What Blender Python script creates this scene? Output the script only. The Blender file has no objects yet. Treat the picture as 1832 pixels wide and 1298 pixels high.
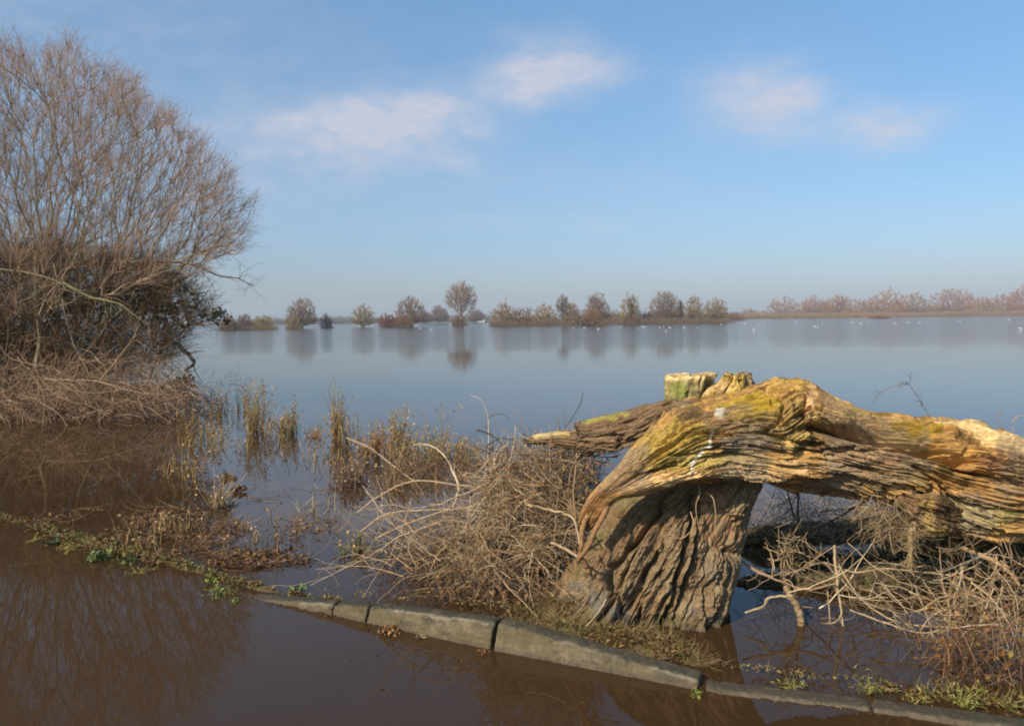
import bpy, math, random
import numpy as np
from mathutils import Vector, Matrix

S = bpy.context.scene
rng = np.random.default_rng(7)
random.seed(7)
R = math.radians
W0, H0, F0 = 1832.0, 1298.0, 1438.0
CAMZ = 1.6
PITCH = R(3.1)
ROLL = 0.0125

# ------------------------------------------------------------------ camera
fw = np.array([0, math.cos(PITCH), -math.sin(PITCH)])
up0 = np.array([0, math.sin(PITCH), math.cos(PITCH)])
rt0 = np.array([1.0, 0, 0])
crt = math.cos(ROLL) * rt0 - math.sin(ROLL) * up0
cup = math.sin(ROLL) * rt0 + math.cos(ROLL) * up0
EYE = np.array([0, 0, CAMZ])
cd = bpy.data.cameras.new('camera')
cam = bpy.data.objects.new('camera', cd)
S.collection.objects.link(cam)
cd.sensor_width = 36.0
cd.lens = F0 / W0 * 36.0
cd.clip_start = 0.05
cd.clip_end = 9000
m = Matrix.Identity(4)
for i in range(3):
    m[i][0] = crt[i]; m[i][1] = cup[i]; m[i][2] = -fw[i]; m[i][3] = EYE[i]
cam.matrix_world = m
S.camera = cam

# ------------------------------------------------------------------ light
SUN = np.array([-0.66, -0.70, 0.0]); SUN /= np.linalg.norm(SUN)
EL = R(36)
sund = np.array([SUN[0] * math.cos(EL), SUN[1] * math.cos(EL), math.sin(EL)])
ld = bpy.data.lights.new('sun', 'SUN')
ld.energy = 5.0
ld.angle = R(0.5)
ld.color = (1.0, 0.87, 0.70)
lo = bpy.data.objects.new('sun', ld)
S.collection.objects.link(lo)
lo.rotation_euler = Vector(-sund).to_track_quat('-Z', 'Y').to_euler()
lo.location = (-20, -20, 20)
S.view_settings.view_transform = 'Standard'
S.view_settings.look = 'None'
S.view_settings.exposure = 0.0
S.view_settings.gamma = 1.0
S.cycles.volume_bounces = 0
S.cycles.max_bounces = 6
S.cycles.transparent_max_bounces = 12
S.cycles.caustics_reflective = False
S.cycles.caustics_refractive = False
S.cycles.filter_width = 1.9

world = bpy.data.worlds.new('World')
S.world = world
world.use_nodes = True
wt = world.node_tree
for n in list(wt.nodes):
    wt.nodes.remove(n)


class NT:
    """small helper to write node trees"""
    def __init__(s, t): s.t = t
    def n(s, typ, **kw):
        nd = s.t.nodes.new(typ)
        for k, v in kw.items(): setattr(nd, k, v)
        return nd
    def l(s, a, b): s.t.links.new(a, b)
    def _set(s, sock, v):
        if isinstance(v, bpy.types.NodeSocket): s.l(v, sock)
        else: sock.default_value = v
    def math(s, op, a, b=0.0, c=None, clamp=False):
        nd = s.n('ShaderNodeMath', operation=op); nd.use_clamp = clamp
        s._set(nd.inputs[0], a); s._set(nd.inputs[1], b)
        if c is not None: s._set(nd.inputs[2], c)
        return nd.outputs[0]
    def mix(s, f, a, b, mode='MIX'):
        nd = s.n('ShaderNodeMixRGB', blend_type=mode)
        s._set(nd.inputs[0], f)
        for i, v in ((1, a), (2, b)):
            s._set(nd.inputs[i], v if isinstance(v, bpy.types.NodeSocket) else tuple(v) + (1.0,) * (4 - len(v)))
        return nd.outputs[0]
    def noise(s, vec, scale, detail=4, rough=0.55, dist=0.0):
        nd = s.n('ShaderNodeTexNoise')
        if vec is not None: s.l(vec, nd.inputs['Vector'])
        nd.inputs['Scale'].default_value = scale
        nd.inputs['Detail'].default_value = detail
        nd.inputs['Roughness'].default_value = rough
        nd.inputs['Distortion'].default_value = dist
        return nd.outputs['Fac']
    def ramp(s, f, *st):
        nd = s.n('ShaderNodeValToRGB')
        cr = nd.color_ramp
        while len(cr.elements) < len(st): cr.elements.new(0.5)
        for e, (p, c) in zip(cr.elements, st):
            e.position = p
            e.color = (c, c, c, 1) if not hasattr(c, '__len__') else tuple(c) + (1.0,)
        s.l(f, nd.inputs[0])
        return nd.outputs[0]
    def mapping(s, vec, scale=(1, 1, 1), loc=(0, 0, 0)):
        nd = s.n('ShaderNodeMapping')
        s.l(vec, nd.inputs['Vector'])
        nd.inputs['Scale'].default_value = scale
        nd.inputs['Location'].default_value = loc
        return nd.outputs[0]


w = NT(wt)
sky = w.n('ShaderNodeTexSky', sky_type='NISHITA')
sky.sun_disc = False
sky.sun_elevation = EL
sky.sun_rotation = math.atan2(SUN[0], SUN[1])
sky.altitude = 0
sky.air_density = 1.0
sky.dust_density = 1.2
sky.ozone_density = 1.5
tc = w.n('ShaderNodeTexCoord')
sep = w.n('ShaderNodeSeparateXYZ')
w.l(tc.outputs['Generated'], sep.inputs[0])
el = w.math('ARCSINE', sep.outputs[2])
az = w.math('ARCTAN2', sep.outputs[0], sep.outputs[1])
# tone of the clear sky by elevation: blue above, muted grey blue low down
g = w.math('DIVIDE', el, R(60), clamp=True)
tint = w.ramp(g, (0.0, (0.80, 0.91, 1.12)), (0.05, (0.82, 0.92, 1.16)), (0.16, (0.86, 1.08, 1.24)), (0.36, (1.06, 1.40, 1.52)), (1.0, (0.95, 1.4, 1.55)))
base = w.mix(1.0, sky.outputs[0], tint, 'MULTIPLY')
n1 = w.noise(w.mapping(tc.outputs['Generated'], (1, 1, 1.8)), 9.0, 6, 0.6)
n2 = w.noise(w.mapping(tc.outputs['Generated'], (1, 1, 1.8), (5, 2, 1)), 11.0, 5, 0.6)
n3 = w.noise(w.mapping(tc.outputs['Generated'], (1, 1, 2.2), (3, 7, 1)), 24.0, 7, 0.62)
azd = w.math('ADD', az, w.math('MULTIPLY', w.math('SUBTRACT', n1, 0.5), 0.08))
eld = w.math('ADD', el, w.math('MULTIPLY', w.math('SUBTRACT', n2, 0.5), 0.055))
tot = None
for (cx, cy, rx, ry, st) in [(985, 125, 75, 42, 1.0), (930, 148, 75, 24, 0.55), (1060, 135, 70, 20, 0.4), (760, 205, 85, 36, 1.0), (620, 222, 125, 28, 0.95), (600, 268, 110, 22, 0.5),
                             (1345, 175, 80, 44, 1.1), (1395, 228, 70, 20, 0.5), (1430, 165, 50, 20, 0.5), (1580, 228, 60, 26, 1.1), (810, 292, 52, 18, 0.4),
                             (870, 398, 75, 14, 0.28), (1080, 402, 60, 12, 0.25), (480, 300, 190, 80, 0.42), (120, 40, 400, 130, 0.3), (1050, 330, 300, 60, 0.2), (1450, 520, 700, 30, 0.12)]:
    d = fw + (cx - W0 / 2) / F0 * crt - (cy - H0 / 2) / F0 * cup
    d /= np.linalg.norm(d)
    a0, e0 = math.atan2(d[0], d[1]), math.asin(d[2])
    u = w.math('MULTIPLY', w.math('SUBTRACT', azd, a0), F0 / rx * 0.9)
    v = w.math('MULTIPLY', w.math('SUBTRACT', eld, e0), F0 / ry * 0.9)
    q = w.math('ADD', w.math('MULTIPLY', u, u), w.math('MULTIPLY', v, v))
    bl = w.math('MULTIPLY', w.math('EXPONENT', w.math('MULTIPLY', q, -0.8)), st)
    tot = bl if tot is None else w.math('ADD', tot, bl)
# thin clouds elsewhere round the sky, outside the frame
n4 = w.noise(w.mapping(tc.outputs['Generated'], (1, 1, 3.0), (1, 3, 8)), 3.0, 6, 0.6)
back = w.math('MULTIPLY', w.ramp(n4, (0.52, 0.0), (0.75, 0.5)), w.ramp(w.math('ADD', sep.outputs[1], 0.1), (0.0, 1.0), (0.35, 0.0)))
tot = w.math('ADD', w.math('MULTIPLY', tot, w.ramp(n3, (0.28, 0.45), (0.66, 1.15))), back)
alpha = w.math('MULTIPLY', w.math('MINIMUM', tot, 1.15), 0.70)
cl = w.mix(alpha, base, (5.8, 5.85, 6.6))
bg = w.n('ShaderNodeBackground')
bg.inputs['Strength'].default_value = 0.11
out = w.n('ShaderNodeOutputWorld')
w.l(cl, bg.inputs['Color'])
w.l(bg.outputs[0], out.inputs[0])

# ------------------------------------------------------------------ helpers


def P(px, py, Y):
    """point on the sight line of a photo pixel at ground distance Y"""
    d = fw + (px - W0 / 2) / F0 * crt - (py - H0 / 2) / F0 * cup
    return EYE + d * (Y / d[1])


def Gd(px, py, z=0.0):
    d = fw + (px - W0 / 2) / F0 * crt - (py - H0 / 2) / F0 * cup
    return EYE + d * ((z - CAMZ) / d[2])


def proj(V):
    q = V - EYE
    zc = q @ fw
    return W0 / 2 + F0 * (q @ crt) / zc, H0 / 2 - F0 * (q @ cup) / zc


def norm(v):
    return v / np.maximum(np.linalg.norm(v, axis=-1, keepdims=True), 1e-9)


def vnoise(p, seed=0):
    i = np.floor(p).astype(np.int64)
    f = p - i
    f = f * f * f * (f * (f * 6 - 15) + 10)
    def h(ix, iy, iz):
        n = (ix * 73856093) ^ (iy * 19349663) ^ (iz * 83492791) ^ (seed * 2654435761)
        n = (n ^ (n >> 13)) * 1274126177
        n = n & 0x7fffffff
        n = (n ^ (n >> 15)) * 668265263 & 0x7fffffff
        return ((n ^ (n >> 12)) & 0xffff) / 65535.0
    r = 0
    for a in (0, 1):
        wa = f[:, 0] if a else 1 - f[:, 0]
        for b in (0, 1):
            wb = f[:, 1] if b else 1 - f[:, 1]
            for c in (0, 1):
                wc = f[:, 2] if c else 1 - f[:, 2]
                r = r + wa * wb * wc * h(i[:, 0] + a, i[:, 1] + b, i[:, 2] + c)
    return r


def fbm(p, oct=4, seed=0, gain=0.5, ridged=False):
    s, a, t = 0.0, 1.0, 0.0
    for k in range(oct):
        n = vnoise(p * (2.03 ** k) + 17.3 * k, seed + k)
        if ridged: n = 1 - np.abs(2 * n - 1)
        s = s + a * n; t += a; a *= gain
    return s / t


def mixc(a, b, k): return np.asarray(a) + (np.asarray(b) - np.asarray(a)) * np.asarray(k)[:, None]


def sm(x, a, b):
    t = np.clip((x - a) / (b - a), 0, 1)
    return t * t * (3 - 2 * t)


def mesh_obj(name, V, F, mat, col=None, parent=None, smooth=True):
    """V (n,3), F (m,4) or (m,3): one mesh object"""
    V = np.asarray(V, dtype=np.float32); F = np.asarray(F, dtype=np.int32)
    k = F.shape[1]
    me = bpy.data.meshes.new(name)
    me.vertices.add(len(V)); me.vertices.foreach_set('co', V.ravel())
    me.loops.add(F.size); me.loops.foreach_set('vertex_index', F.ravel())
    me.polygons.add(len(F))
    me.polygons.foreach_set('loop_start', np.arange(0, F.size, k, dtype=np.int32))
    me.polygons.foreach_set('loop_total', np.full(len(F), k, dtype=np.int32))
    me.polygons.foreach_set('use_smooth', np.full(len(F), smooth))
    if col is not None:
        ca = me.color_attributes.new('Col', 'FLOAT_COLOR', 'POINT')
        c4 = np.ones((len(V), 4), np.float32); c4[:, :3] = np.clip(col, 0, 1)
        ca.data.foreach_set('color', c4.ravel())
    me.update(calc_edges=True)
    me.validate()
    me.materials.append(mat)
    o = bpy.data.objects.new(name, me)
    S.collection.objects.link(o)
    if parent is not None: o.parent = parent
    return o


class Bag:
    """gathers pieces that belong to ONE mesh"""
    def __init__(s): s.V = []; s.F = []; s.C = []; s.n = 0
    def add(s, V, F, C):
        V = np.asarray(V).reshape(-1, 3)
        C = np.broadcast_to(np.asarray(C, float), V.shape) if np.ndim(C) == 1 else C
        F = np.asarray(F)
        if F.shape[1] == 3: F = np.concatenate([F, F[:, :1] * 0 - 1], 1)
        s.V.append(V); s.F.append(np.where(F < 0, -1, F + s.n)); s.C.append(C); s.n += len(V)
    def build(s, name, mat, parent=None, origin=None):
        V = np.concatenate(s.V); F = np.concatenate(s.F); C = np.concatenate(s.C)
        if origin is not None: V = V - np.asarray(origin)
        bad = F[:, 3] < 0
        if bad.any():
            F3 = F[bad][:, :3]; F4 = F[~bad]
            me_f = np.concatenate([F4[:, [0, 1, 2]], F4[:, [0, 2, 3]], F3]) if len(F4) else F3
            o = mesh_obj(name, V, me_f, mat, C, parent)
        else:
            o = mesh_obj(name, V, F, mat, C, parent)
        if origin is not None and parent is None: o.location = origin
        return o


def tubes(PT, RD, sides, col, bag):
    """PT (M,K,3), RD (M,K), col (M,3)"""
    PT = np.asarray(PT, float); M, K, _ = PT.shape
    if M == 0: return
    RD = np.broadcast_to(np.asarray(RD, float), (M, K))
    T = np.empty_like(PT)
    T[:, 1:-1] = PT[:, 2:] - PT[:, :-2]; T[:, 0] = PT[:, 1] - PT[:, 0]; T[:, -1] = PT[:, -1] - PT[:, -2]
    T = norm(T)
    mean = norm(T.mean(1)); ref = np.zeros((M, 3)); ref[np.arange(M), np.argmin(np.abs(mean), 1)] = 1
    A = norm(np.cross(T, ref[:, None, :])); B = np.cross(T, A)
    th = np.arange(sides) * 2 * math.pi / sides
    V = PT[:, :, None, :] + RD[:, :, None, None] * (A[:, :, None, :] * np.cos(th)[None, None, :, None] + B[:, :, None, :] * np.sin(th)[None, None, :, None])
    idx = np.arange(M * K * sides).reshape(M, K, sides)
    a = idx[:, :-1]; b = idx[:, 1:]
    F = np.stack([a, np.roll(a, -1, 2), np.roll(b, -1, 2), b], -1).reshape(-1, 4)
    col = np.asarray(col, float)
    if col.ndim == 1: col = np.broadcast_to(col, (M, 3))
    C = np.broadcast_to(col[:, None, None, :], V.shape).reshape(-1, 3)
    bag.add(V.reshape(-1, 3), F, C)


def blades(PT, WD, col, bag, side=None):
    """flat tapering blades; PT (M,K,3), WD (M,K) half widths"""
    M, K, _ = PT.shape
    if side is None:
        a = rng.uniform(0, 2 * math.pi, M); side = np.stack([np.cos(a), np.sin(a), 0 * a], 1)
    V = np.stack([PT - side[:, None, :] * WD[..., None], PT + side[:, None, :] * WD[..., None]], 2)
    idx = np.arange(M * K * 2).reshape(M, K, 2)
    F = np.stack([idx[:, :-1, 0], idx[:, :-1, 1], idx[:, 1:, 1], idx[:, 1:, 0]], -1).reshape(-1, 4)
    C = np.broadcast_to(np.asarray(col)[:, None, None, :], V.shape).reshape(-1, 3)
    bag.add(V.reshape(-1, 3), F, C)


def leaves(ctr, size, col, bag, flat=0.0, aspect=0.55):
    """folded leaf-shaped quads, two per leaf"""
    M = len(ctr)
    n = norm(rng.normal(size=(M, 3)) * np.array([1, 1, 1 - flat * 0.85]) )
    t = n
    s = norm(np.cross(t, rng.normal(size=(M, 3)) * (1 - flat) + np.array([0, 0, 1.0])))
    u = np.cross(s, t)
    size = np.asarray(size)[:, None]
    p0 = ctr - t * size; p1 = ctr + t * size
    fold = u * size * 0.22
    l = ctr - s * size * aspect + fold; r = ctr + s * size * aspect + fold
    V = np.stack([p0, l, p1, r, ctr * 1.0 - t * size * 0.0 - fold * 0.3], 1)
    i = np.arange(M)[:, None] * 5
    F = np.concatenate([i + np.array([[0, 4, 1, -9]]), i + np.array([[4, 2, 1, -9]]), i + np.array([[0, 3, 4, -9]]), i + np.array([[4, 3, 2, -9]])])[:, :3]
    C = np.repeat(np.asarray(col), 5, 0)
    bag.add(V.reshape(-1, 3), F, C)


def walk(start, dirs, L, K, wob=0.2, pull=(0, 0, 0), cons=0.5):
    """random curved lines: (M,K,3)"""
    M = len(start)
    P_ = np.empty((M, K, 3)); P_[:, 0] = start
    d = norm(np.asarray(dirs, float)); st = (np.asarray(L) / (K - 1)).reshape(-1, 1)
    bend = rng.normal(size=(M, 3)) * wob * cons
    pull = np.asarray(pull, float)
    for k in range(1, K):
        d = norm(d + bend + rng.normal(size=(M, 3)) * wob * (1 - cons) + pull)
        P_[:, k] = P_[:, k - 1] + d * st
    return P_


def taper(r, K, end=0.3):
    return np.asarray(r).reshape(-1, 1) * np.linspace(1, end, K)[None, :]


def pal(M, cols, jit=0.15):
    cols = np.asarray(cols, float)
    c = cols[rng.integers(0, len(cols), M)]
    return c * (1 + rng.normal(size=(M, 1)) * jit).clip(0.4, 1.8)


def smooth_line(pts, n):
    """Catmull-Rom through 3D points, n samples"""
    pts = np.asarray(pts, float)
    p = np.vstack([2 * pts[0] - pts[1], pts, 2 * pts[-1] - pts[-2]])
    t = np.linspace(0, len(pts) - 1 - 1e-6, n)
    i = t.astype(int); f = (t - i)[:, None]
    a, b, c, d = p[i], p[i + 1], p[i + 2], p[i + 3]
    return 0.5 * (2 * b + (c - a) * f + (2 * a - 5 * b + 4 * c - d) * f ** 2 + (3 * b - a - 3 * c + d) * f ** 3)


def tag(o, label=None, cat=None, group=None, kind=None):
    if label: o['label'] = label
    if cat: o['category'] = cat
    if group: o['group'] = group
    if kind: o['kind'] = kind
    return o


def empty(name, loc, label, cat, group=None):
    o = bpy.data.objects.new(name, None)
    S.collection.objects.link(o)
    o.location = loc
    o.empty_display_size = 0.1
    return tag(o, label, cat, group)


# ------------------------------------------------------------------ materials
def new_mat(name):
    mt = bpy.data.materials.new(name); mt.use_nodes = True
    t = NT(mt.node_tree)
    b = mt.node_tree.nodes['Principled BSDF']
    return mt, t, b


def attr_mat(name, rough=0.8, nscale=20.0, var=0.35, bump=0.0, bscale=60.0, spec=0.25, stretch=(1, 1, 1), translucent=0.0):
    mt, t, b = new_mat(name)
    at = t.n('ShaderNodeAttribute'); at.attribute_name = 'Col'
    tcn = t.n('ShaderNodeTexCoord')
    mp = t.mapping(tcn.outputs['Object'], stretch)
    n = t.noise(mp, nscale, 5, 0.65)
    f = t.ramp(n, (0.25, 1 - var), (0.75, 1 + var))
    c = t.mix(1.0, at.outputs['Color'], f, 'MULTIPLY')
    t.l(c, b.inputs['Base Color'])
    b.inputs['Roughness'].default_value = rough
    b.inputs['Specular IOR Level'].default_value = spec
    if bump:
        bn = t.n('ShaderNodeBump'); bn.inputs['Strength'].default_value = bump; bn.inputs['Distance'].default_value = 0.004
        t.l(t.noise(mp, bscale, 6, 0.7), bn.inputs['Height']); t.l(bn.outputs[0], b.inputs['Normal'])
    return mt


M_twig = attr_mat('twig', 0.85, 25, 0.25)
M_far = attr_mat('far_twig', 0.95, 0.4, 0.2)
M_leaf = attr_mat('leaf', 0.6, 30, 0.3, spec=0.35)
M_wood = attr_mat('old_wood', 0.85, 75, 0.50, 1.0, 150, 0.15, stretch=(.22, 1, 1))
M_bark = attr_mat('bark', 0.88, 60, 0.45, 1.0, 120, 0.2, stretch=(1, 1, .35))
M_ground = attr_mat('soil', 0.7, 6, 0.4, 0.8, 25, 0.35)
M_kerb = attr_mat('concrete', 0.75, 60, 0.38, 0.9, 140, 0.35)
M_bird = attr_mat('feather', 0.6, 8, 0.05)
M_house = attr_mat('render_wall', 0.8, 0.3, 0.08)

# ------------------------------------------------------------------ the line of the kerb (x,y)
KL = np.array([[-9.0, 9.6], [-4.05, 6.36], [-2.7, 5.45], [-1.62, 4.70], [-0.86, 4.29], [-0.08, 3.93], [0.82, 3.46], [1.69, 3.16], [2.6, 2.86], [6.0, 1.7]])


def kdist(x, y):
    """signed distance to the kerb line: positive behind it (away from the road)"""
    best = np.full(x.shape, 1e9); sg = np.ones(x.shape)
    for a, b in zip(KL[:-1], KL[1:]):
        ab = b - a; t = np.clip(((x - a[0]) * ab[0] + (y - a[1]) * ab[1]) / (ab @ ab), 0, 1)
        dx = x - a[0] - t * ab[0]; dy = y - a[1] - t * ab[1]
        d = np.hypot(dx, dy); cr = ab[0] * dy - ab[1] * dx
        k = d < best
        best = np.where(k, d, best); sg = np.where(k, np.sign(cr), sg)
    return best * sg


def ground_z(x, y):
    x = np.asarray(x, float); y = np.asarray(y, float)
    p = np.stack([x, y, 0 * x], -1).reshape(-1, 3)
    n = (fbm(p * 3.0, 4, 3) - 0.5).reshape(x.shape)
    nf = (fbm(p * 14.0, 3, 9) - 0.5).reshape(x.shape)
    kd = kdist(x, y)
    z = np.where(kd < 0.0, -0.16, -0.40)
    # verge behind the kerb, just awash
    crest = 0.012 + 0.012 * sm(-x, .9, 1.6) + 0.03 * sm(x, 0.0, 0.4) - 0.07 * sm(x, .75, 1.0) + 0.04 * sm(x, 1.25, 1.6) - 0.012 * sm(-x, 2.4, 4.5)
    wdt = 0.13 + 0.20 * sm(x, -0.6, 0.3) - 0.12 * sm(x, .7, 1.0)
    ridge = np.exp(-((kd - wdt * 0.75) / wdt) ** 2)
    z = z + (crest + 0.10 * n + 0.03 * nf - z) * np.where(kd > -0.02, ridge, 0)
    # mound round the stump
    d = np.hypot((x - 0.35) / 0.85, (y - 4.40) / 0.56)
    z = np.maximum(z, np.where(kd > 0.02, -0.4 + 0.425 * np.exp(-(d / 0.95) ** 4) + 0.09 * n + 0.02 * nf, -1))
    # brushwood bank left of the stump
    d = np.hypot((x + 0.15) / 1.1, (y - 5.2) / 0.6)
    z = np.maximum(z, -0.4 + 0.43 * np.exp(-(d / 0.95) ** 4) + 0.06 * n)
    # bank under the shrubs on the left
    d = np.hypot((x + 11.6) / 5.0, (y - 17.3) / 3.6)
    z = np.maximum(z, -0.4 + 0.82 * np.exp(-d ** 4) + 0.12 * n)
    # land beyond the flood
    big = (fbm(p * 0.012, 3, 5) - 0.5).reshape(x.shape)
    shore = np.where(x > 150, 640, 760) + 260 * big
    z = np.maximum(z, -0.6 + 1.0 * sm(y, shore, shore + 60) * 1.0 + 3.0 * sm(y, 900, 2200))
    return z


def graded(lo, a, b, hi, step, n):
    mid = np.arange(a, b, step)
    t = np.linspace(0, 1, n) ** 3
    return np.unique(np.concatenate([a - (a - lo) * t[::-1], mid, b + (hi - b) * t]))


gx = graded(-1500, -5.0, 3.4, 1500, 0.035, 70)
gy = graded(-60, 2.6, 6.6, 2300, 0.035, 90)
X, Y = np.meshgrid(gx, gy)
Z = ground_z(X, Y)
V = np.stack([X, Y, Z], -1).reshape(-1, 3)
ny, nx = X.shape
ii = np.arange(ny * nx).reshape(ny, nx)
Fg = np.stack([ii[:-1, :-1], ii[:-1, 1:], ii[1:, 1:], ii[1:, :-1]], -1).reshape(-1, 4)
n = fbm(V * np.array([2.2, 2.2, 0]), 4, 21)[:, None]
nn = fbm(V * np.array([11, 11, 0]), 3, 23)[:, None]
C = np.array([0.10, 0.060, 0.028]) * (0.6 + 0.8 * n)
C = C + (np.array([0.075, 0.085, 0.02]) - C) * (sm(nn, 0.52, 0.68) * sm(V[:, 2:3], -0.06, 0.03) * 0.8)
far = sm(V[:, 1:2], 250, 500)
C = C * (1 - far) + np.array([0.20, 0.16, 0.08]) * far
road = (kdist(V[:, 0], V[:, 1]) < 0)[:, None] & (V[:, 1:2] < 30)
C = np.where(road, np.array([0.085, 0.062, 0.045]), C)
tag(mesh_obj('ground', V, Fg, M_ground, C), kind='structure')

# ------------------------------------------------------------------ water
mw, t, b = new_mat('flood_water')
geo = t.n('ShaderNodeNewGeometry')
pos = geo.outputs['Position']
sp = t.n('ShaderNodeSeparateXYZ'); t.l(pos, sp.inputs[0])
murk = t.noise(pos, 0.6, 4, 0.6)
dif = t.n('ShaderNodeBsdfDiffuse')
t.l(t.mix(murk, (0.068, 0.036, 0.015), (0.084, 0.046, 0.019)), dif.inputs['Color'])
tr = t.n('ShaderNodeBsdfTransparent'); tr.inputs['Color'].default_value = (0.62, 0.40, 0.20, 1)
body = t.n('ShaderNodeMixShader'); body.inputs[0].default_value = 0.34
t.l(dif.outputs[0], body.inputs[1]); t.l(tr.outputs[0], body.inputs[2])
gl = t.n('ShaderNodeBsdfGlossy'); gl.inputs['Color'].default_value = (0.95, 0.95, 0.95, 1); gl.inputs['Roughness'].default_value = 0.015
# ripples: long low swell, fine ruffle in patches far out, nearly still by the kerb
r1 = t.noise(t.mapping(pos, (0.5, 1.6, 1)), 1.2, 3, 0.5)
r2 = t.noise(t.mapping(pos, (0.8, 1.8, 1)), 7.0, 3, 0.55)
r3 = t.noise(t.mapping(pos, (0.02, 0.045, 1)), 1.0, 3, 0.5)
dist = t.math('DIVIDE', sp.outputs[1], 150.0, clamp=True)
ruff = t.ramp(dist, (0.0, 0.005), (0.06, 0.01), (0.26, 0.06), (0.40, 0.6), (1.0, 1.0))
ruff = t.math('MULTIPLY', ruff, 1.3)
h = t.math('MULTIPLY', t.math('ADD', t.math('MULTIPLY', r1, 0.6), t.math('MULTIPLY', r2, 0.4)), t.math('MULTIPLY', ruff, t.math('ADD', r3, 0.5)))
bn = t.n('ShaderNodeBump'); bn.inputs['Strength'].default_value = 0.5; bn.inputs['Distance'].default_value = 0.06
t.l(h, bn.inputs['Height']); t.l(bn.outputs[0], gl.inputs['Normal'])
t.l(t.math('ADD', t.math('MULTIPLY', ruff, 0.05), 0.01), gl.inputs['Roughness'])
fr = t.n('ShaderNodeFresnel'); fr.inputs['IOR'].default_value = 1.33; t.l(bn.outputs[0], fr.inputs['Normal'])
frc = t.math('MULTIPLY', fr.outputs[0], 0.93)
mx = t.n('ShaderNodeMixShader'); t.l(frc, mx.inputs[0]); t.l(body.outputs[0], mx.inputs[1]); t.l(gl.outputs[0], mx.inputs[2])
t.l(mx.outputs[0], mw.node_tree.nodes['Material Output'].inputs['Surface'])
wx = [-1495, 1495, 1495, -1495]; wy = [-55, -55, 2290, 2290]
tag(mesh_obj('water', np.stack([wx, wy, [0] * 4], 1), np.array([[0, 1, 2, 3]]), mw), kind='structure')

# ------------------------------------------------------------------ haze
mh, t, b = new_mat('haze')
mh.node_tree.nodes.remove(b)
pv = t.n('ShaderNodeVolumePrincipled')
pv.inputs['Color'].default_value = (0.80, 0.88, 1.0, 1)
pv.inputs['Density'].default_value = 0.00046
pv.inputs['Anisotropy'].default_value = 0.0
t.l(pv.outputs[0], mh.node_tree.nodes['Material Output'].inputs['Volume'])
x0, x1, y0, y1, z0, z1 = -1520, 1520, -80, 2320, -2, 42
hv = np.array([[x, y, z] for x in (x0, x1) for y in (y0, y1) for z in (z0, z1)])
hf = np.array([[0, 1, 3, 2], [4, 6, 7, 5], [0, 4, 5, 1], [2, 3, 7, 6], [0, 2, 6, 4], [1, 5, 7, 3]])
HZ = tag(mesh_obj('haze', hv, hf, mh, smooth=False), kind='stuff')

#==SECTION objects==
# ------------------------------------------------------------------ sweep between two photo outlines, given a real distance and depth
def rail(pairs, n):
    """pairs: (x1,y1,x2,y2,Ycentre,halfdepth) -> smooth 3D rails"""
    pr = np.asarray(pairs, float)
    A = np.array([P(r[0], r[1], r[4]) for r in pr]); B = np.array([P(r[2], r[3], r[4]) for r in pr])
    mid = (A + B) / 2
    L = np.r_[0, np.cumsum(np.linalg.norm(np.diff(mid, axis=0), axis=1))]
    s = np.linspace(0, L[-1], n)
    # resample on arc length after a smooth pass
    k = 12
    AA = smooth_line(A, len(pr) * k); BB = smooth_line(B, len(pr) * k)
    hd = np.interp(np.linspace(0, len(pr) - 1, len(pr) * k), np.arange(len(pr)), pr[:, 5])
    mm = (AA + BB) / 2
    LL = np.r_[0, np.cumsum(np.linalg.norm(np.diff(mm, axis=0), axis=1))]
    s = np.linspace(0, LL[-1], n)
    f = lambda q: np.stack([np.interp(s, LL, q[:, j]) for j in range(3)], 1)
    return f(AA), f(BB), np.interp(s, LL, hd), s


def sweep(pairs, nu, nv, expo=0.85):
    A, B, hd, s = rail(pairs, nu)
    C = (A + B) / 2; ha = np.linalg.norm(A - B, axis=1) / 2; u = norm(A - B)
    ph = np.arange(nv) / nv * 2 * math.pi
    c, sn = np.cos(ph), np.sin(ph)
    ce = np.sign(c) * np.abs(c) ** expo; se = np.sign(sn) * np.abs(sn) ** expo
    d = np.array([0, -1.0, 0])
    V = C[:, None] + u[:, None] * (ha[:, None] * ce[None])[..., None] + d * (hd[:, None] * se[None])[..., None]
    N = norm(u[:, None] * (hd[:, None] * c[None])[..., None] + d * (ha[:, None] * sn[None])[..., None])
    sA = np.broadcast_to(s[:, None], (nu, nv)).reshape(-1)
    phA = np.broadcast_to(ph[None], (nu, nv)).reshape(-1)
    rad = np.broadcast_to(np.sqrt(ha * hd)[:, None], (nu, nv)).reshape(-1)
    idx = np.arange(nu * nv).reshape(nu, nv)
    F = np.stack([idx[:-1], idx[1:], np.roll(idx[1:], -1, 1), np.roll(idx[:-1], -1, 1)], -1).reshape(-1, 4)
    return V.reshape(-1, 3), N.reshape(-1, 3), F, sA, phA, rad, C


def capped(V, F, nu, nv, col, inset=0.0):
    """close both ends with a fan of rings"""
    add = []; fc = []; cc = []
    n = len(V)
    for e, ring in ((0, np.arange(nv)), (1, np.arange((nu - 1) * nv, nu * nv))):
        ctr = V[ring].mean(0)
        prev = ring
        for k, f in enumerate((0.75, 0.5, 0.25, 0.02)):
            pts = ctr + (V[ring] - ctr) * f + rng.normal(size=(nv, 3)) * inset
            ids = np.arange(n, n + nv); n += nv
            add.append(pts); cc.append(col[ring])
            q = np.stack([prev, ids, np.roll(ids, -1), np.roll(prev, -1)], -1)
            if e == 1: q = q[:, ::-1]
            fc.append(q); prev = ids
    return np.vstack([V] + add), np.vstack([F] + fc), np.vstack([col] + cc)


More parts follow.
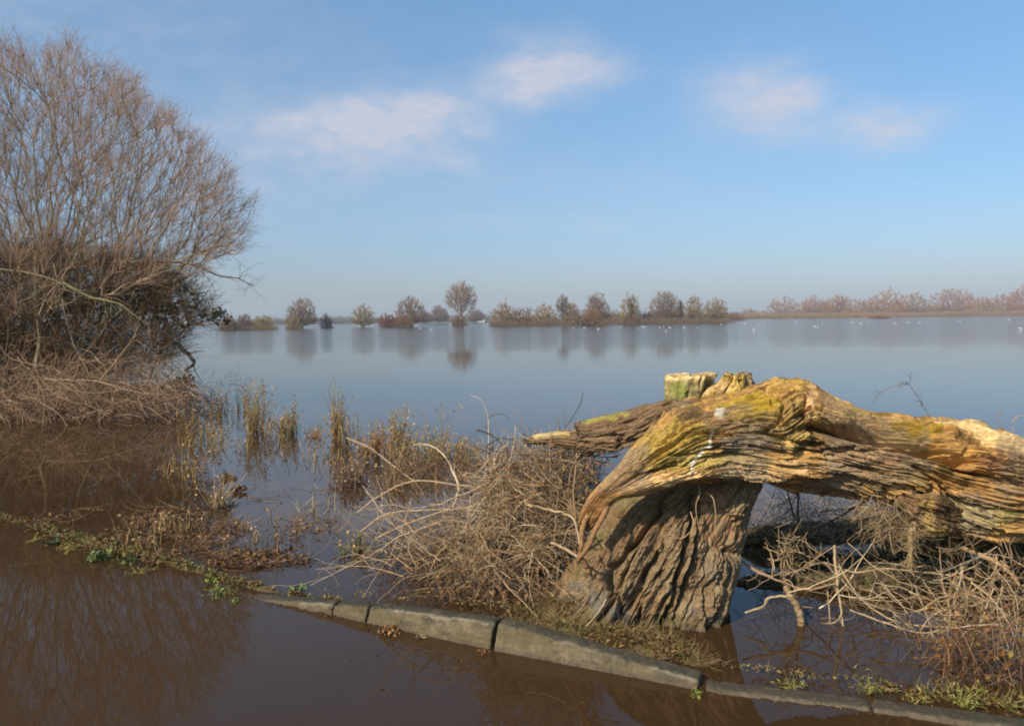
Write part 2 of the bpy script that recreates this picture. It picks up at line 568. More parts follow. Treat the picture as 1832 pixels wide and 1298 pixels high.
def seg_dist(px, py, pts):
    """distance in photo pixels to a polyline, and which side (>0 below)"""
    best = np.full(px.shape, 1e9); sd = np.zeros(px.shape)
    pts = np.asarray(pts, float)
    for a, b in zip(pts[:-1], pts[1:]):
        ab = b - a; tt = np.clip(((px - a[0]) * ab[0] + (py - a[1]) * ab[1]) / (ab @ ab), 0, 1)
        dx = px - a[0] - tt * ab[0]; dy = py - a[1] - tt * ab[1]
        d = np.hypot(dx, dy); k = d < best
        best = np.where(k, d, best)
        sd = np.where(k, ab[0] * dy - ab[1] * dx, sd)
    return best, np.sign(sd)


def groove(px, py, pts, wpx, jit=0):
    n = (fbm(np.stack([px * 0.03, py * 0.03, px * 0], 1), 3, 77) - 0.5)
    d, s = seg_dist(px + n * jit, py + n * jit, pts)
    return np.exp(-(d / wpx) ** 2)


def blob(px, py, cx, cy, rx, ry, n):
    """ragged patch 0..1"""
    d = ((px - cx) / rx) ** 2 + ((py - cy) / ry) ** 2
    return sm(-d + (n - 0.5) * 3.6, -1.15, -0.85)


OBJS = {}
WIL = empty('fallen_willow', Gd(1150, 1120) + np.array([0, .3, 0]), 'broken old willow, grey furrowed stump with its torn orange trunk arching off to the right', 'fallen tree')
wil_o = np.array(WIL.location)


def part(name, V, F, C, mat, parent=WIL):
    V = V - np.array(parent.location if parent is not None else (0, 0, 0))
    return mesh_obj(name, V, F, mat, C, parent)


# ---- the stump
ST = [(1196, 812, 1372, 806, 4.50, .25), (1186, 838, 1362, 835, 4.49, .26), (1160, 868, 1350, 860, 4.46, .27), (1118, 900, 1330, 902, 4.42, .29), (1082, 942, 1319, 948, 4.39, .30),
      (1054, 988, 1311, 994, 4.38, .31), (1030, 1032, 1299, 1040, 4.38, .32), (1004, 1076, 1287, 1090, 4.38, .33), (984, 1108, 1277, 1138, 4.38, .34),
      (962, 1150, 1270, 1178, 4.38, .36), (940, 1195, 1266, 1215, 4.38, .38)]
nu, nv = 620, 760
V, N, F, s, ph, rad, C0 = sweep(ST, nu, nv, 0.95)
px, py = proj(V)
tw = ph + 0.25 * (s - 0.5) + 0.25 * (fbm(np.stack([s * 2.2, np.cos(ph), np.sin(ph)], 1), 3, 5) - 0.5)
cy = lambda k, a, seed, o=4, rdg=True, g=.5: fbm(np.stack([np.cos(tw) * k, np.sin(tw) * k, s * a], 1), o, seed, g, rdg)
down = sm(s, 0.25, 1.1)
disp = 0.045 * (fbm(np.stack([np.cos(tw) * 1.8, np.sin(tw) * 1.8, s * 1.3], 1), 2, 8) - 0.5) * 2
big = cy(3.0, 1.5, 31, 3, True)
disp += -0.045 * sm(1 - big, 0.25, 0.62) * (0.5 + 0.7 * down) + 0.03
mid = cy(8.5, 2.2, 41, 4)
disp += -0.022 * sm(1 - mid, 0.30, 0.62)
ck = cy(5.0, 1.6, 43, 3, True, .45)
disp += -0.042 * sm(ck, .85, .95)
ck2 = cy(10, 3.4, 44, 3, True, .45)
disp += -0.026 * sm(ck2, .80, .93)
m2_ = cy(17, 5.5, 45, 4, True, .6)
disp += -0.010 * sm(1 - m2_, 0.30, 0.6)
pl = cy(22, 16, 51, 3, True, .65)
disp += 0.014 * (pl - 0.55) * 2
disp += 0.006 * (cy(44, 40, 61, 2, True, .6) - 0.5) * 2
disp += down ** 2 * 0.05 * np.cos(5 * tw + 1.0)
front = N[:, 1] < 0.35
G = [([(1182, 905), (1160, 935), (1142, 962), (1118, 990), (1093, 1017), (1096, 1062), (1086, 1092), (1056, 1116)], 6, .10),
     ([(1240, 890), (1236, 930), (1218, 1000), (1211, 1040), (1202, 1075), (1190, 1125)], 5, .07),
     ([(1252, 900), (1249, 960), (1238, 1020), (1222, 1060), (1210, 1110)], 5, .06),
     ([(1172, 992), (1166, 1010), (1150, 1042)], 6, .07),
     ([(1100, 930), (1080, 955), (1058, 992)], 6, .09),
     ([(1270, 955), (1286, 975), (1302, 992)], 9, .06),
     ([(1130, 1010), (1112, 1045), (1108, 1100)], 4, .04),
     ([(1060, 1010), (1030, 1060), (1010, 1100)], 4, .04),
     ([(1262, 1035), (1252, 1080), (1248, 1120)], 4, .04),
     ([(1190, 880), (1196, 940), (1185, 985)], 3.5, .03),
     ([(1145, 1090), (1140, 1130)], 4, .04)]
for pts, wp, dp in G:
    disp -= np.where(front, dp * 1.15 * groove(px, py, pts, wp, 14), 0)
hole = np.exp(-(((px - 1176) / 13) ** 2 + ((py - 940) / 28) ** 2) ** 2) * front
disp -= .07 * hole
disp += .03 * np.exp(-(((px - 1210) / 16) ** 2)) * sm(py, 880, 930) * front
bare = blob(px, py, 1280, 935, 30, 48, cy(6, 8, 71, 3, False)) * front
disp = disp * (1 - 0.65 * bare) - 0.02 * bare
V2 = V + N * disp[:, None]
nf = fbm(V * 9, 4, 91); ns = fbm(V * np.array([30, 30, 8]), 3, 93)
C = np.array([.175, .112, .056]) * (0.55 + 0.9 * ns)[:, None]
C += (np.array([.31, .225, .125]) - C) * (sm(pl, .55, .8) * 0.6)[:, None]
C += (np.array([.13, .125, .11]) - C) * (sm(nf, .5, .65) * sm(V2[:, 2], .45, .1) * .7)[:, None]
C += (np.array([.15, .13, .045]) - C) * (sm(fbm(V * 5, 3, 95), .55, .68) * .5)[:, None]
C += (np.array([.19, .10, .05]) - C) * (sm(fbm(V * 6, 3, 97), .6, .7) * .45)[:, None]
C += (np.array([.33, .18, .09]) - C) * (bare * .7 * sm(ns, .3, .6))[:, None]
C *= (1 - .45 * sm(V2[:, 2], .10, .0) * sm(nf, .2, .5))[:, None]     # wet foot
V2, F, C = capped(V2, F, nu, nv, C)
part('stump', V2, F, C, M_bark)

# ---- the torn trunk arching over the stump and away to the right
LG = [(1036, 936, 1050, 950, 4.08, .015), (1047, 906, 1072, 926, 4.07, .03), (1066, 878, 1101, 893, 4.06, .05), (1104, 843, 1150, 880, 4.06, .09), (1138, 805, 1190, 864, 4.10, .14),
      (1176, 768, 1232, 852, 4.16, .19), (1212, 738, 1270, 846, 4.20, .22), (1258, 726, 1310, 845, 4.24, .25), (1308, 718, 1350, 849, 4.26, .27), (1350, 706, 1380, 856, 4.27, .28),
      (1385, 690, 1410, 862, 4.28, .28), (1420, 684, 1440, 867, 4.28, .28), (1452, 695, 1470, 870, 4.28, .28), (1492, 724, 1505, 872, 4.27, .27), (1540, 742, 1545, 880, 4.26, .26),
      (1600, 749, 1595, 893, 4.24, .26), (1660, 755, 1644, 922, 4.22, .26), (1720, 761, 1708, 946, 4.20, .27), (1780, 773, 1774, 956, 4.18, .27), (1832, 788, 1828, 960, 4.15, .27),
      (1900, 808, 1895, 975, 4.12, .27), (1990, 838, 1980, 990, 4.08, .25), (2100, 880, 2090, 1010, 4.05, .22), (2200, 925, 2190, 1030, 4.0, .15)]
nu, nv = 1200, 880
V, N, F, s, ph, rad, C0 = sweep(LG, nu, nv, 0.80)
px, py = proj(V)
front = (N[:, 1] < 0.3)
fr_ = sm(-N[:, 1], -0.3, 0.1)
wv = (0.45 - .22 * sm(px, 1460, 1560)) * (fbm(np.stack([s * 1.3, np.cos(ph) * .8, np.sin(ph) * .8], 1), 2, 105, .35) - 0.5)
kn = np.exp(-(((px - 1428) / 60) ** 2 + ((py - 765) / 48) ** 2))
tw = ph + wv + 0.16 * kn * np.sin((px - 1428) / 26.0) * fr_
r_ = np.clip(rad / .25, .25, 1.2)
cy = lambda k, a, seed, o=4, rdg=True, g=.5: fbm(np.stack([np.cos(tw) * k, np.sin(tw) * k, s * a], 1), o, seed, g, rdg)
disp = 0.05 * r_ * (cy(1.6, 2.2, 108, 2, False) - 0.5) * 2
b1 = cy(4.5, 1.5, 131, 3)
disp += -0.032 * r_ * sm(1 - b1, .3, .7) + .012
b2 = cy(5.5, 1.0, 141, 3, True, .4)
disp += -0.036 * r_ * sm(b2, .88, .96)
b2b = cy(11, 1.8, 145, 3, True, .4)
disp += -0.020 * r_ * sm(b2b, .86, .95)
b2c = cy(13, 3.2, 147, 4, True, .6)
disp += -0.009 * r_ * sm(1 - b2c, .32, .62)
disp -= .035 * sm(px, 1480, 1650)
b3 = cy(24, 5, 151, 3, True, .65)
disp += 0.014 * (b3 - .6) * 2
b4 = cy(42, 20, 161, 2, True, .6)
disp += 0.008 * (b4 - .5) * 2
# terraces where the wood has split in sheets
tq = cy(6, .3, 171, 2, False) * 7
disp += 0.020 * r_ * (np.abs(tq - np.floor(tq) - .5) * 2) ** 3 * (0.4 + .6 * sm(px, 1400, 1600))
# creased planes, rot pockets and snapped fibres
bl_ = np.abs(cy(2.6, 1.9, 191, 3, False) - .5) * 2
disp += .055 * r_ * (.12 - bl_)
pk_ = cy(6, 3.2, 193, 3, False)
disp -= .045 * r_ * sm(pk_, .63, .70)
st_ = cy(9, .7, 195, 2, False); st2_ = vnoise(np.stack([s * 5, st_ * 14, st_ * 0], 1), 197)
disp += .016 * r_ * (st2_ > .62) * sm(px, 1100, 1200)
# lumpy swirl at the knee
disp += fr_ * kn * (0.05 * (fbm(np.stack([px * .035, py * .035, px * 0], 1), 4, 175, .6, True) - .5) * 2)
disp += fr_ * .05 * np.exp(-(((px - 1395) / 55) ** 2 + ((py - 722) / 26) ** 2))
disp += fr_ * .03 * np.exp(-(((px - 1330) / 40) ** 2 + ((py - 752) / 16) ** 2))
G = [([(1452, 764), (1501, 774), (1549, 782), (1598, 792), (1640, 800), (1676, 804), (1700, 817), (1738, 826)], 9, .17),
     ([(1710, 838), (1740, 845), (1790, 850)], 4, .10),
     ([(1718, 783), (1760, 786), (1800, 796), (1840, 806)], 6, .09),
     ([(1733, 806), (1740, 838)], 5, .04),
     ([(1222, 752), (1262, 738), (1308, 727)], 3.5, .045),
     ([(1195, 772), (1240, 757), (1280, 748)], 2.5, .03),
     ([(1150, 830), (1180, 815), (1240, 812), (1290, 800)], 2.5, .025),
     ([(1110, 868), (1160, 842), (1210, 832)], 2.5, .03),
     ([(1130, 838), (1168, 800), (1200, 785)], 2.5, .03),
     ([(1300, 745), (1345, 758), (1400, 752)], 3, .04),
     ([(1430, 806), (1480, 808), (1530, 800)], 3.5, .05),
     ([(1370, 772), (1410, 790), (1470, 795)], 3.5, .045),
     ([(1345, 800), (1400, 812), (1440, 815)], 2.5, .03),
     ([(1480, 818), (1520, 806), (1580, 806)], 3, .03),
     ([(1560, 880), (1600, 868), (1640, 880), (1668, 905)], 5, .07),
     ([(1640, 835), (1690, 870), (1700, 900)], 4, .05),
     ([(1780, 830), (1810, 852), (1850, 880)], 4, .05),
     ([(1460, 852), (1500, 848), (1545, 855)], 4, .04),
     ([(1370, 708), (1400, 730), (1392, 756), (1375, 768)], 3, .035),
     ([(1440, 712), (1436, 745), (1452, 775)], 3, .035),
     ([(1700, 905), (1760, 915), (1850, 925)], 4, .05)]
for pts, wp, dp in G:
    disp -= fr_ * dp * groove(px, py, pts, wp, 7)
for (cx_, cy_, r0, dp) in [(1702, 890, 9, .09), (1380, 731, 3, .04), (1715, 915, 13, .10), (1676, 880, 12, .07), (1440, 806, 7, .04), (1345, 752, 8, .03)]:
    disp -= fr_ * dp * np.exp(-(((px - cx_) ** 2 + (py - cy_) ** 2) / r0 ** 2))
# overhanging sheet above the long shadowed split, and the pale slab at the right
ff_ = sm(-N[:, 1], .25, .65)
disp += ff_ * .060 * sm(px, 1470, 1520) * np.exp(-((py - (742 + (px - 1460) * .14)) / 16) ** 2) * sm(-px, -1740, -1690)
disp += ff_ * .028 * sm(px, 1650, 1750) * np.exp(-((py - (768 + (px - 1690) * .12)) / 13) ** 2)
# lower lip
disp += fr_ * .03 * np.exp(-((py - np.interp(px, [1100, 1192, 1233, 1310, 1380, 1440], [884, 852, 840, 836, 840, 850])) / 7) ** 2) * sm(px, 1090, 1140) * sm(-px, -1460, -1380)
V2 = V + N * disp[:, None] * np.clip(r_ * 1.6, .15, 1)[:, None]
nA = cy(5, 3, 181, 4, False); nB = .55 * fbm(V * 16, 5, 183, .65) + .45 * cy(16, 3, 184, 4, False, .6); nB = (nB - .5) * 1.5 + .5; nC = cy(16, 2.4, 185, 4, False, .6)
nD = cy(30, 5, 187, 3, False, .6)
C = np.array([.37, .215, .075]) * (0.10 + 1.8 * nC)[:, None]
C += (np.array([.52, .33, .13]) - C) * (sm(nD, .54, .64) * .65)[:, None]
C += (np.array([.14, .08, .04]) - C) * (sm(-nC, -.47, -.36) * .75)[:, None]


def paint(cx_, cy_, rx_, ry_, c, a):
    global C
    k = blob(px, py, cx_, cy_, rx_, ry_, nB) * a * fr_
    C = C + (np.array(c) * (0.45 + 1.1 * nC)[:, None] - C) * k[:, None]


MOSS = (.36, .25, .035); LICH = (.30, .26, .10); PALE = (.66, .46, .22); ORN = (.42, .21, .06); GREY = (.22, .18, .13); RED = (.25, .11, .05)
paint(1215, 800, 75, 45, (.42, .31, .08), .8)
paint(1340, 735, 52, 24, MOSS, .95)
paint(1380, 770, 55, 26, (.28, .21, .08), .7)
paint(1430, 765, 45, 45, (.36, .26, .10), .6)
paint(1330, 800, 60, 20, GREY, .7)
paint(1290, 815, 90, 14, (.44, .33, .11), .8)
for qx, qy in ((1180, 856), (1210, 848), (1240, 843), (1270, 839), (1300, 838), (1330, 839), (1360, 841), (1390, 845)): paint(qx, qy, 26, 7, (.74, .50, .24), .95)  # sunlit strip along the lower lip, painted in as a paler colour
paint(1395, 830, 90, 9, (.50, .33, .15), .8)
paint(1410, 700, 40, 18, (.56, .36, .11), .85)
paint(1452, 728, 14, 34, (.70, .46, .24), .85)
paint(1500, 748, 60, 12, (.55, .38, .14), .7)
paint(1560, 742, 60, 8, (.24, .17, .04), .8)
paint(1560, 815, 62, 16, (.50, .27, .10), .85)
paint(1500, 830, 70, 12, (.36, .24, .13), .6)
paint(1640, 772, 48, 18, (.32, .21, .03), .9)
paint(1600, 757, 36, 8, (.52, .36, .16), .7)
for qx, qy in ((1690, 763), (1720, 766), (1750, 771), (1780, 779), (1810, 788), (1840, 797), (1870, 806)): paint(qx, qy, 26, 9, (.74, .54, .27), .9)
paint(1590, 838, 42, 17, ORN, .9)
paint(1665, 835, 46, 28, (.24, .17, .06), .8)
paint(1645, 858, 26, 18, (.38, .23, .04), .7)
paint(1770, 890, 90, 22, (.42, .24, .09), .75)
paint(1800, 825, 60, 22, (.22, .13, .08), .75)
paint(1760, 925, 90, 14, (.40, .36, .14), .6)
paint(1290, 870, 300, 6, GREY, .5)
paint(1500, 862, 80, 10, (.17, .13, .09), .7)
paint(1120, 865, 50, 14, (.52, .32, .14), .8)
paint(1070, 905, 26, 30, (.40, .22, .09), .8)
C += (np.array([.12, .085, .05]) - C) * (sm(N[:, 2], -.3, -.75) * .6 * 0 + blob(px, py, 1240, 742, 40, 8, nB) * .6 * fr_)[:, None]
wh = np.maximum(np.exp(-(((px - 1289) / 10) ** 2 + ((py - 744) / 9) ** 2) ** 2), groove(px, py, [(1276, 770), (1270, 800), (1250, 815), (1233, 832)], 2.2, 8) * .8) * fr_
C += (np.array([.82, .80, .74]) - C) * (np.clip(wh * 1.3 - .25 * (nB < .45), 0, 1))[:, None]
C = np.clip(mixc(C * np.array([1.05, 1.0, .90]), (.25, .20, .14), .55 * sm(fbm(V * 3.5, 4, 189), .50, .62)), .01, .9)
V2, F, C = capped(V2, F, nu, nv, C)
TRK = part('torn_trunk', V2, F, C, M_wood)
tag(TRK, 'torn orange and mossy yellow trunk lying across the stump')


def small_log(name, pairs, nu, nv, colf, parent=WIL, amp=1.0, mat=None, expo=.85, seed=1, top_col=None, rag=0.0):
    V, N, F, s, ph, rad, _ = sweep(pairs, nu, nv, expo)
    px, py = proj(V)
    cy = lambda k, a, sd, o=3, rdg=True: fbm(np.stack([np.cos(ph) * k, np.sin(ph) * k, s * a + seed * 9.1], 1), o, sd + seed, .55, rdg)
    d = amp * (-.014 * sm(1 - cy(3.5, 4, 201), .3, .75) - .016 * sm(cy(4, 3, 205, 2), .82, .94) + .008 * (cy(9, 14, 211) - .5) * 2 + .02 * (cy(1.2, 4, 221, 2, False) - .5) * 2)
    V2 = V + N * (d * np.clip(rad / .06, .25, 1.3))[:, None]
    if rag:
        ax = norm(_[-1] - _[-8]); nn_ = fbm((V2 - (V2 - _[-1]) @ ax[:, None] * ax) * 45, 3, 251 + seed, .6, True)
        V2 = V2 + ax * (rag * (nn_ - .6) * 2.5 * sm(s, s.max() * .55, s.max()))[:, None]
    C = colf(px, py, V2, N, cy(10, 6, 231, 4, False), fbm(V * 14, 3, 241 + seed))
    V2, F, C = capped(V2, F, nu, nv, C, .001)
    if top_col is not None: C[-4 * nv:] = np.array(top_col) * (0.85 + .3 * rng.random((4 * nv, 1)))
    return part(name, V2, F, C, mat or M_wood, parent)




# limb reaching left, in two lengths of one sweep, with a pale sawn strip along its top
def limb_col(px, py, V, N, a, b):
    c = mixc(np.array([.20, .125, .068]) * (.6 + .8 * a)[:, None], (.15, .10, .06), sm(b, .5, .65) * .6)
    k = blob(px, py, 1078, 748, 44, 8, b) * sm(N[:, 2], .3, .7)
    c = mixc(c, (.30, .26, .06), k * .85)
    k = blob(px, py, 975, 778, 42, 8, b) * sm(N[:, 2], 0, .5)
    return mixc(c, (.50, .36, .16), k)


small_log('limb', [(1232, 716, 1248, 745, 4.46, .09), (1200, 713, 1222, 750, 4.46, .09), (1172, 719, 1188, 760, 4.46, .085), (1142, 731, 1150, 786, 4.47, .085), (1108, 742, 1112, 800, 4.48, .085),
                  (1070, 752, 1075, 804, 4.50, .08), (1044, 756, 1047, 802, 4.52, .075), (1033, 758, 1036, 801, 4.53, .07)],
          340, 180, limb_col, amp=1.3, seed=3, rag=.02)
small_log('broken_limb', [(1062, 776, 1062, 812, 4.60, .05), (1020, 770, 1020, 800, 4.62, .045), (985, 774, 987, 795, 4.64, .035), (958, 779, 960, 794, 4.66, .028), (938, 784, 940, 793, 4.68, .018)],
          160, 90, limb_col, amp=1.3, seed=4, rag=.03)


def stub_col(px, py, V, N, a, b):
    c = mixc(np.array([.30, .245, .10]) * (.6 + .8 * a)[:, None], (.22, .24, .05), sm(b, .5, .62) * .7)
    c = mixc(c, (.12, .10, .05), sm(px, 1240, 1262) * sm(a, .6, .4) * .5)
    return mixc(c, (.74, .52, .24), sm(-py, -684, -676))


o = small_log('branch_stub', [(1199, 738, 1262, 738, 4.50, .085), (1198, 722, 1262, 722, 4.50, .085), (1198, 700, 1267, 700, 4.50, .09), (1198, 682, 1273, 680, 4.50, .09), (1200, 671, 1277, 669, 4.50, .09)],
              120, 160, stub_col, seed=5, top_col=(.66, .46, .22), amp=1.6, expo=.7, rag=.010)
tag(o, 'square sawn stub with pale flat top')
o = small_log('branch_stub', [(1248, 745, 1310, 756, 4.44, .08), (1250, 728, 1330, 732, 4.44, .09), (1264, 704, 1337, 708, 4.44, .08), (1284, 687, 1338, 689, 4.44, .07), (1295, 674, 1334, 672, 4.44, .05)],
              140, 180, lambda px, py, V, N, a, b: mixc(mixc(np.array([.46, .31, .09]) * (.55 + .9 * a)[:, None], (.62, .42, .2), sm(b, .5, .6) * .8), (.2, .13, .08), sm(px, 1322, 1330) * .7),
              seed=8, amp=2.4, rag=.03)
tag(o, 'short slanting stub torn to a ragged yellow wedge')

# torn strands off the left tip, and the rotten clump hanging under the trunk
bg_ = Bag()
for pts, r in [([(1052, 920, 4.06), (1042, 945, 4.02), (1040, 975, 4.0), (1036, 1000, 4.02)], .016), ([(1088, 900, 4.05), (1078, 925, 3.98), (1062, 955, 3.96), (1048, 985, 3.98), (1030, 1005, 4.02)], .017),
               ([(1048, 985, 3.99), (1060, 978, 3.98), (1078, 966, 4.0)], .01), ([(1040, 1000, 4.0), (1052, 1018, 4.0), (1058, 1030, 4.02)], .014)]:
    L_ = smooth_line([P(*q) for q in pts], 16); L_ += rng.normal(size=L_.shape) * .002
    tubes(L_[None], np.interp(np.arange(16), [0, 15], [r, r * .6])[None], 7, np.array([.30, .16, .07]), bg_)
bg_.build('torn_strand', M_wood, None)
o = bpy.context.scene.objects['torn_strand']
o.parent = WIL; o.matrix_parent_inverse = Matrix.Translation(-Vector(WIL.location))

small_log('rotten_knot', [(1590, 862, 1602, 895, 4.08, .04), (1628, 872, 1626, 922, 4.06, .06), (1668, 885, 1660, 940, 4.05, .07), (1708, 905, 1700, 950, 4.07, .06), (1750, 920, 1744, 958, 4.10, .05), (1810, 930, 1806, 968, 4.14, .045)],
          220, 240, lambda px, py, V, N, a, b: mixc(mixc(np.array([.26, .16, .08]) * (.5 + 1. * a)[:, None], (.44, .30, .09), sm(b, .52, .62) * .8), (.06, .04, .02), sm(b, .42, .34) * .8), seed=11, amp=3.0, expo=1.0)
#==SECTION kerb==
# ------------------------------------------------------------------ kerb stones
def kerb(pa, pb, za, zb, label, wa=.125, tilt=(0, 0), chip=0.0, seed=0, lean=.035):
    """one concrete kerb stone between two ground points, top heights za, zb; battered face"""
    pa = np.array(pa, float); pb = np.array(pb, float)
    d = pb - pa; L = np.linalg.norm(d); d /= L; nb = np.array([-d[1], d[0]])   # nb points away from the road
    nl = int(L / .006)
    # profile (offset back from the road face, height below top)
    pf = [(-.01, -.26), (-.004, -.12), (lean * .45, -.055), (lean * .85, -.014), (lean + .006, -.004), (lean + .02, 0), (wa * .6, .001), (wa - .01, -.001), (wa, -.01), (wa + .002, -.26)]
    prof = []
    for (a, b_), (c, e) in zip(pf, pf[1:] + pf[:1]):
        k = max(2, int(math.hypot(c - a, e - b_) / .006))
        for q in range(k): prof.append((a + (c - a) * q / k, b_ + (e - b_) * q / k))
    prof = np.array(prof); npf = len(prof)
    tt = np.linspace(0, 1, nl)
    base = pa[None] + (pb - pa)[None] * tt[:, None]
    zt = za + (zb - za) * tt
    tl = tilt[0] + (tilt[1] - tilt[0]) * tt
    off = prof[:, 0][None]; hgt = prof[:, 1][None]
    V = np.zeros((nl, npf, 3))
    ends = np.minimum(tt, 1 - tt) * L
    rd = .006 * np.exp(-ends / .008)
    oo = off + (wa / 2 - off) * rd[:, None] * 2; hh = hgt - rd[:, None]
    V[..., 0] = base[:, None, 0] + nb[0] * oo; V[..., 1] = base[:, None, 1] + nb[1] * oo
    V[..., 2] = zt[:, None] + hh + (oo - wa / 2) * tl[:, None]
    V = V.reshape(-1, 3)
    n = fbm(V * 26, 4, 300 + seed) - .5; n2 = fbm(V * 90, 3, 310 + seed) - .5
    ctr = np.repeat((base + nb * wa / 2), npf, 0)
    nd = np.stack([V[:, 0] - ctr[:, 0], V[:, 1] - ctr[:, 1], V[:, 2] - (zt.repeat(npf) - .1)], 1)
    pit = -sm(fbm(V * 60, 2, 320 + seed), .66, .78) * .004
    em = np.exp(-((np.tile(prof[:, 0], nl) - lean) / .016) ** 2) * (np.tile(prof[:, 1], nl) > -.06)
    chipd = sm(fbm(V * 20, 3, 360 + seed), .56, .68) * .013 * em
    V = V + norm(nd) * (n * .012 + n2 * .006 + pit - chipd)[:, None]
    idx = np.arange(nl * npf).reshape(nl, npf)
    F = np.stack([idx[:-1], np.roll(idx[:-1], -1, 1), np.roll(idx[1:], -1, 1), idx[1:]], -1).reshape(-1, 4)
    a = fbm(V * np.array([4, 4, 9]), 4, 330 + seed); b2 = fbm(V * 22, 3, 340 + seed)
    C = np.array([.135, .102, .055]) * (.40 + 1.2 * b2)[:, None]
    C = mixc(C, (.055, .045, .025), sm(fbm(V * np.array([9, 9, 30]), 3, 350 + seed), .55, .68) * .7)
    C = mixc(C, (.10, .078, .036), sm(a, .46, .6) * .75)
    topm = (prof[:, 0] > lean + .012)[None].repeat(nl, 0).reshape(-1)
    C = mixc(C, (.040, .036, .024), topm * .85 * sm(b2, .2, .5))                  # tread's shade put into the colour, darker than the sunlit face
    edge = np.abs(np.tile(prof[:, 0], nl) - (lean + .008)) < .008
    C = mixc(C, (.26, .22, .15), edge * .6 * sm(a, .6, .4))
    C = mixc(C, (.09, .065, .04), sm(V[:, 2], .028, .004) * .75)                   # wet line
    V, F, C = capped(V, F, nl, npf, C, .0005)
    o = mesh_obj('kerb_stone', V - np.array([pa[0], pa[1], 0]), F, M_kerb, C)
    o.location = (pa[0], pa[1], 0)
    return tag(o, label, 'kerb', 'concrete kerb stones along the flooded road')


k = lambda x, y: Gd(x, y, 0)[:2]
kerb(k(415, 1068), k(588, 1101), -.012, .055, 'low pale kerb stone rising out of the water at the left end of the row', seed=1, lean=.03)
kerb(k(591, 1102), k(650, 1114), .056, .078, 'very short kerb length between two cracks, orange leaves on its foot', seed=2, lean=.035)
kerb(k(653, 1115), k(876, 1161), .078, .118, 'long grey kerb stone ending at the wide dark open joint', seed=3, lean=.04, tilt=(.05, .12))
kerb(k(884, 1163), k(1243, 1239), .124, .035, 'tallest kerb stone right of the open joint, tapering down towards the stump side', seed=4, lean=.045, tilt=(.12, .3))
kerb(k(1262, 1241), k(1560, 1277), .014, .012, 'almost sunken kerb stone with only its wet edge showing, below the dangling twigs', seed=5, lean=.02)
kerb(k(1563, 1277), k(1900, 1330), .014, .03, 'almost sunken kerb stone running out at the bottom right corner', seed=6, lean=.02)
#==SECTION twigs==
# ------------------------------------------------------------------ single dead branches
TAN = [(.38, .26, .14), (.46, .33, .19), (.30, .20, .11), (.24, .155, .085), (.52, .39, .25), (.42, .27, .13)]
DRK = [(.13, .085, .05), (.18, .12, .07), (.10, .07, .045)]


def branch(pts, r0, r1, col, label, name='dead_branch', forks=0, flen=.25, fr=.35, cat='branch', group=None, kn=.25, fdir=None, sides=7, parent=None, fwob=.35):
    L_ = smooth_line([P(*q) for q in pts], 10 * len(pts))
    K = len(L_)
    step = np.linalg.norm(L_[1] - L_[0])
    L_ = L_ + (np.stack([fbm(np.stack([np.arange(K) * .35 + 50 * j, 0 * np.arange(K) + r0 * 999 + pts[0][0] * .37, 0 * np.arange(K)], 1), 3, 400) for j in range(3)], 1) - .5) * max(r0 * 1.1, .004)
    rr = np.linspace(r0, r1, K) * (1 + kn * (fbm(np.stack([np.arange(K) * .6, 0 * np.arange(K), 0 * np.arange(K) + pts[0][1]], 1), 2, 410) - .5) * 2)
    bag = Bag(); org = L_[0].copy()
    rr *= .8
    tubes(L_[None], rr[None], sides, np.array(col), bag)
    if forks:
        i = rng.integers(2, K - 1, forks)
        dr = norm(L_[i] - L_[i - 1]) * .8 + rng.normal(size=(forks, 3)) * .6
        if fdir is not None: dr += np.array(fdir)
        W_ = walk(L_[i], dr, rng.uniform(.3, 1, forks) * flen, 7, fwob, (0, 0, -.04))
        tubes(W_, taper(rr[i] * fr + .0008, 7, .35), 4, pal(forks, [col], .15), bag)
        m2 = forks * 2
        j = rng.integers(0, forks, m2)
        W2 = walk(W_[j, 3], (W_[j, 4] - W_[j, 3]) * 8 + rng.normal(size=(m2, 3)) * .5, rng.uniform(.3, 1, m2) * flen * .5, 5, fwob, (0, 0, -.03))
        tubes(W2, taper(np.full(m2, .0016), 5, .4), 3, pal(m2, [col], .15), bag)
    o = bag.build(name, M_twig, None, org)
    if parent is not None:
        o.parent = parent; o.matrix_parent_inverse = Matrix.Translation(-Vector(parent.location))
        return o
    return tag(o, label, cat, group or 'dead branches caught round the stump')


PL = (.42, .30, .17); MD = (.30, .20, .11); BR = (.22, .14, .08)
branch([(940, 901, 4.55), (985, 912, 4.45), (1024, 926, 4.3), (1036, 965, 4.1), (1042, 995, 4.0)], .010, .006, PL, 'pale bent branch with a sharp elbow, left of the torn trunk tip', forks=3, flen=.2)
branch([(880, 985, 4.7), (940, 985, 4.6), (1000, 975, 4.4), (1010, 972, 4.3)], .011, .006, BR, 'straight brown stick lying level in the brushwood', forks=2, flen=.15)
branch([(985, 970, 4.4), (1005, 978, 4.3), (1028, 992, 4.1), (1045, 1000, 4.05)], .008, .010, PL, 'short pale stick running into the left foot of the stump', forks=2, flen=.15)
branch([(812, 905, 5.0), (820, 870, 5.0), (808, 838, 5.1), (795, 815, 5.1), (770, 797, 5.2), (740, 795, 5.3)], .011, .003, (.55, .43, .28), 'cream coloured branch curving up like a hook above the brushwood', forks=4, flen=.2)
branch([(640, 915, 5.2), (690, 880, 5.1), (745, 860, 5.0), (830, 868, 4.9), (905, 872, 4.9)], .006, .005, PL, 'long thin pale branch arching over the top of the brushwood', forks=8, flen=.3)
branch([(645, 950, 5.0), (690, 920, 4.9), (760, 912, 4.85), (850, 912, 4.8), (900, 925, 4.7)], .006, .006, PL, 'pale branch bowing over the left edge of the brushwood', forks=8, flen=.3)
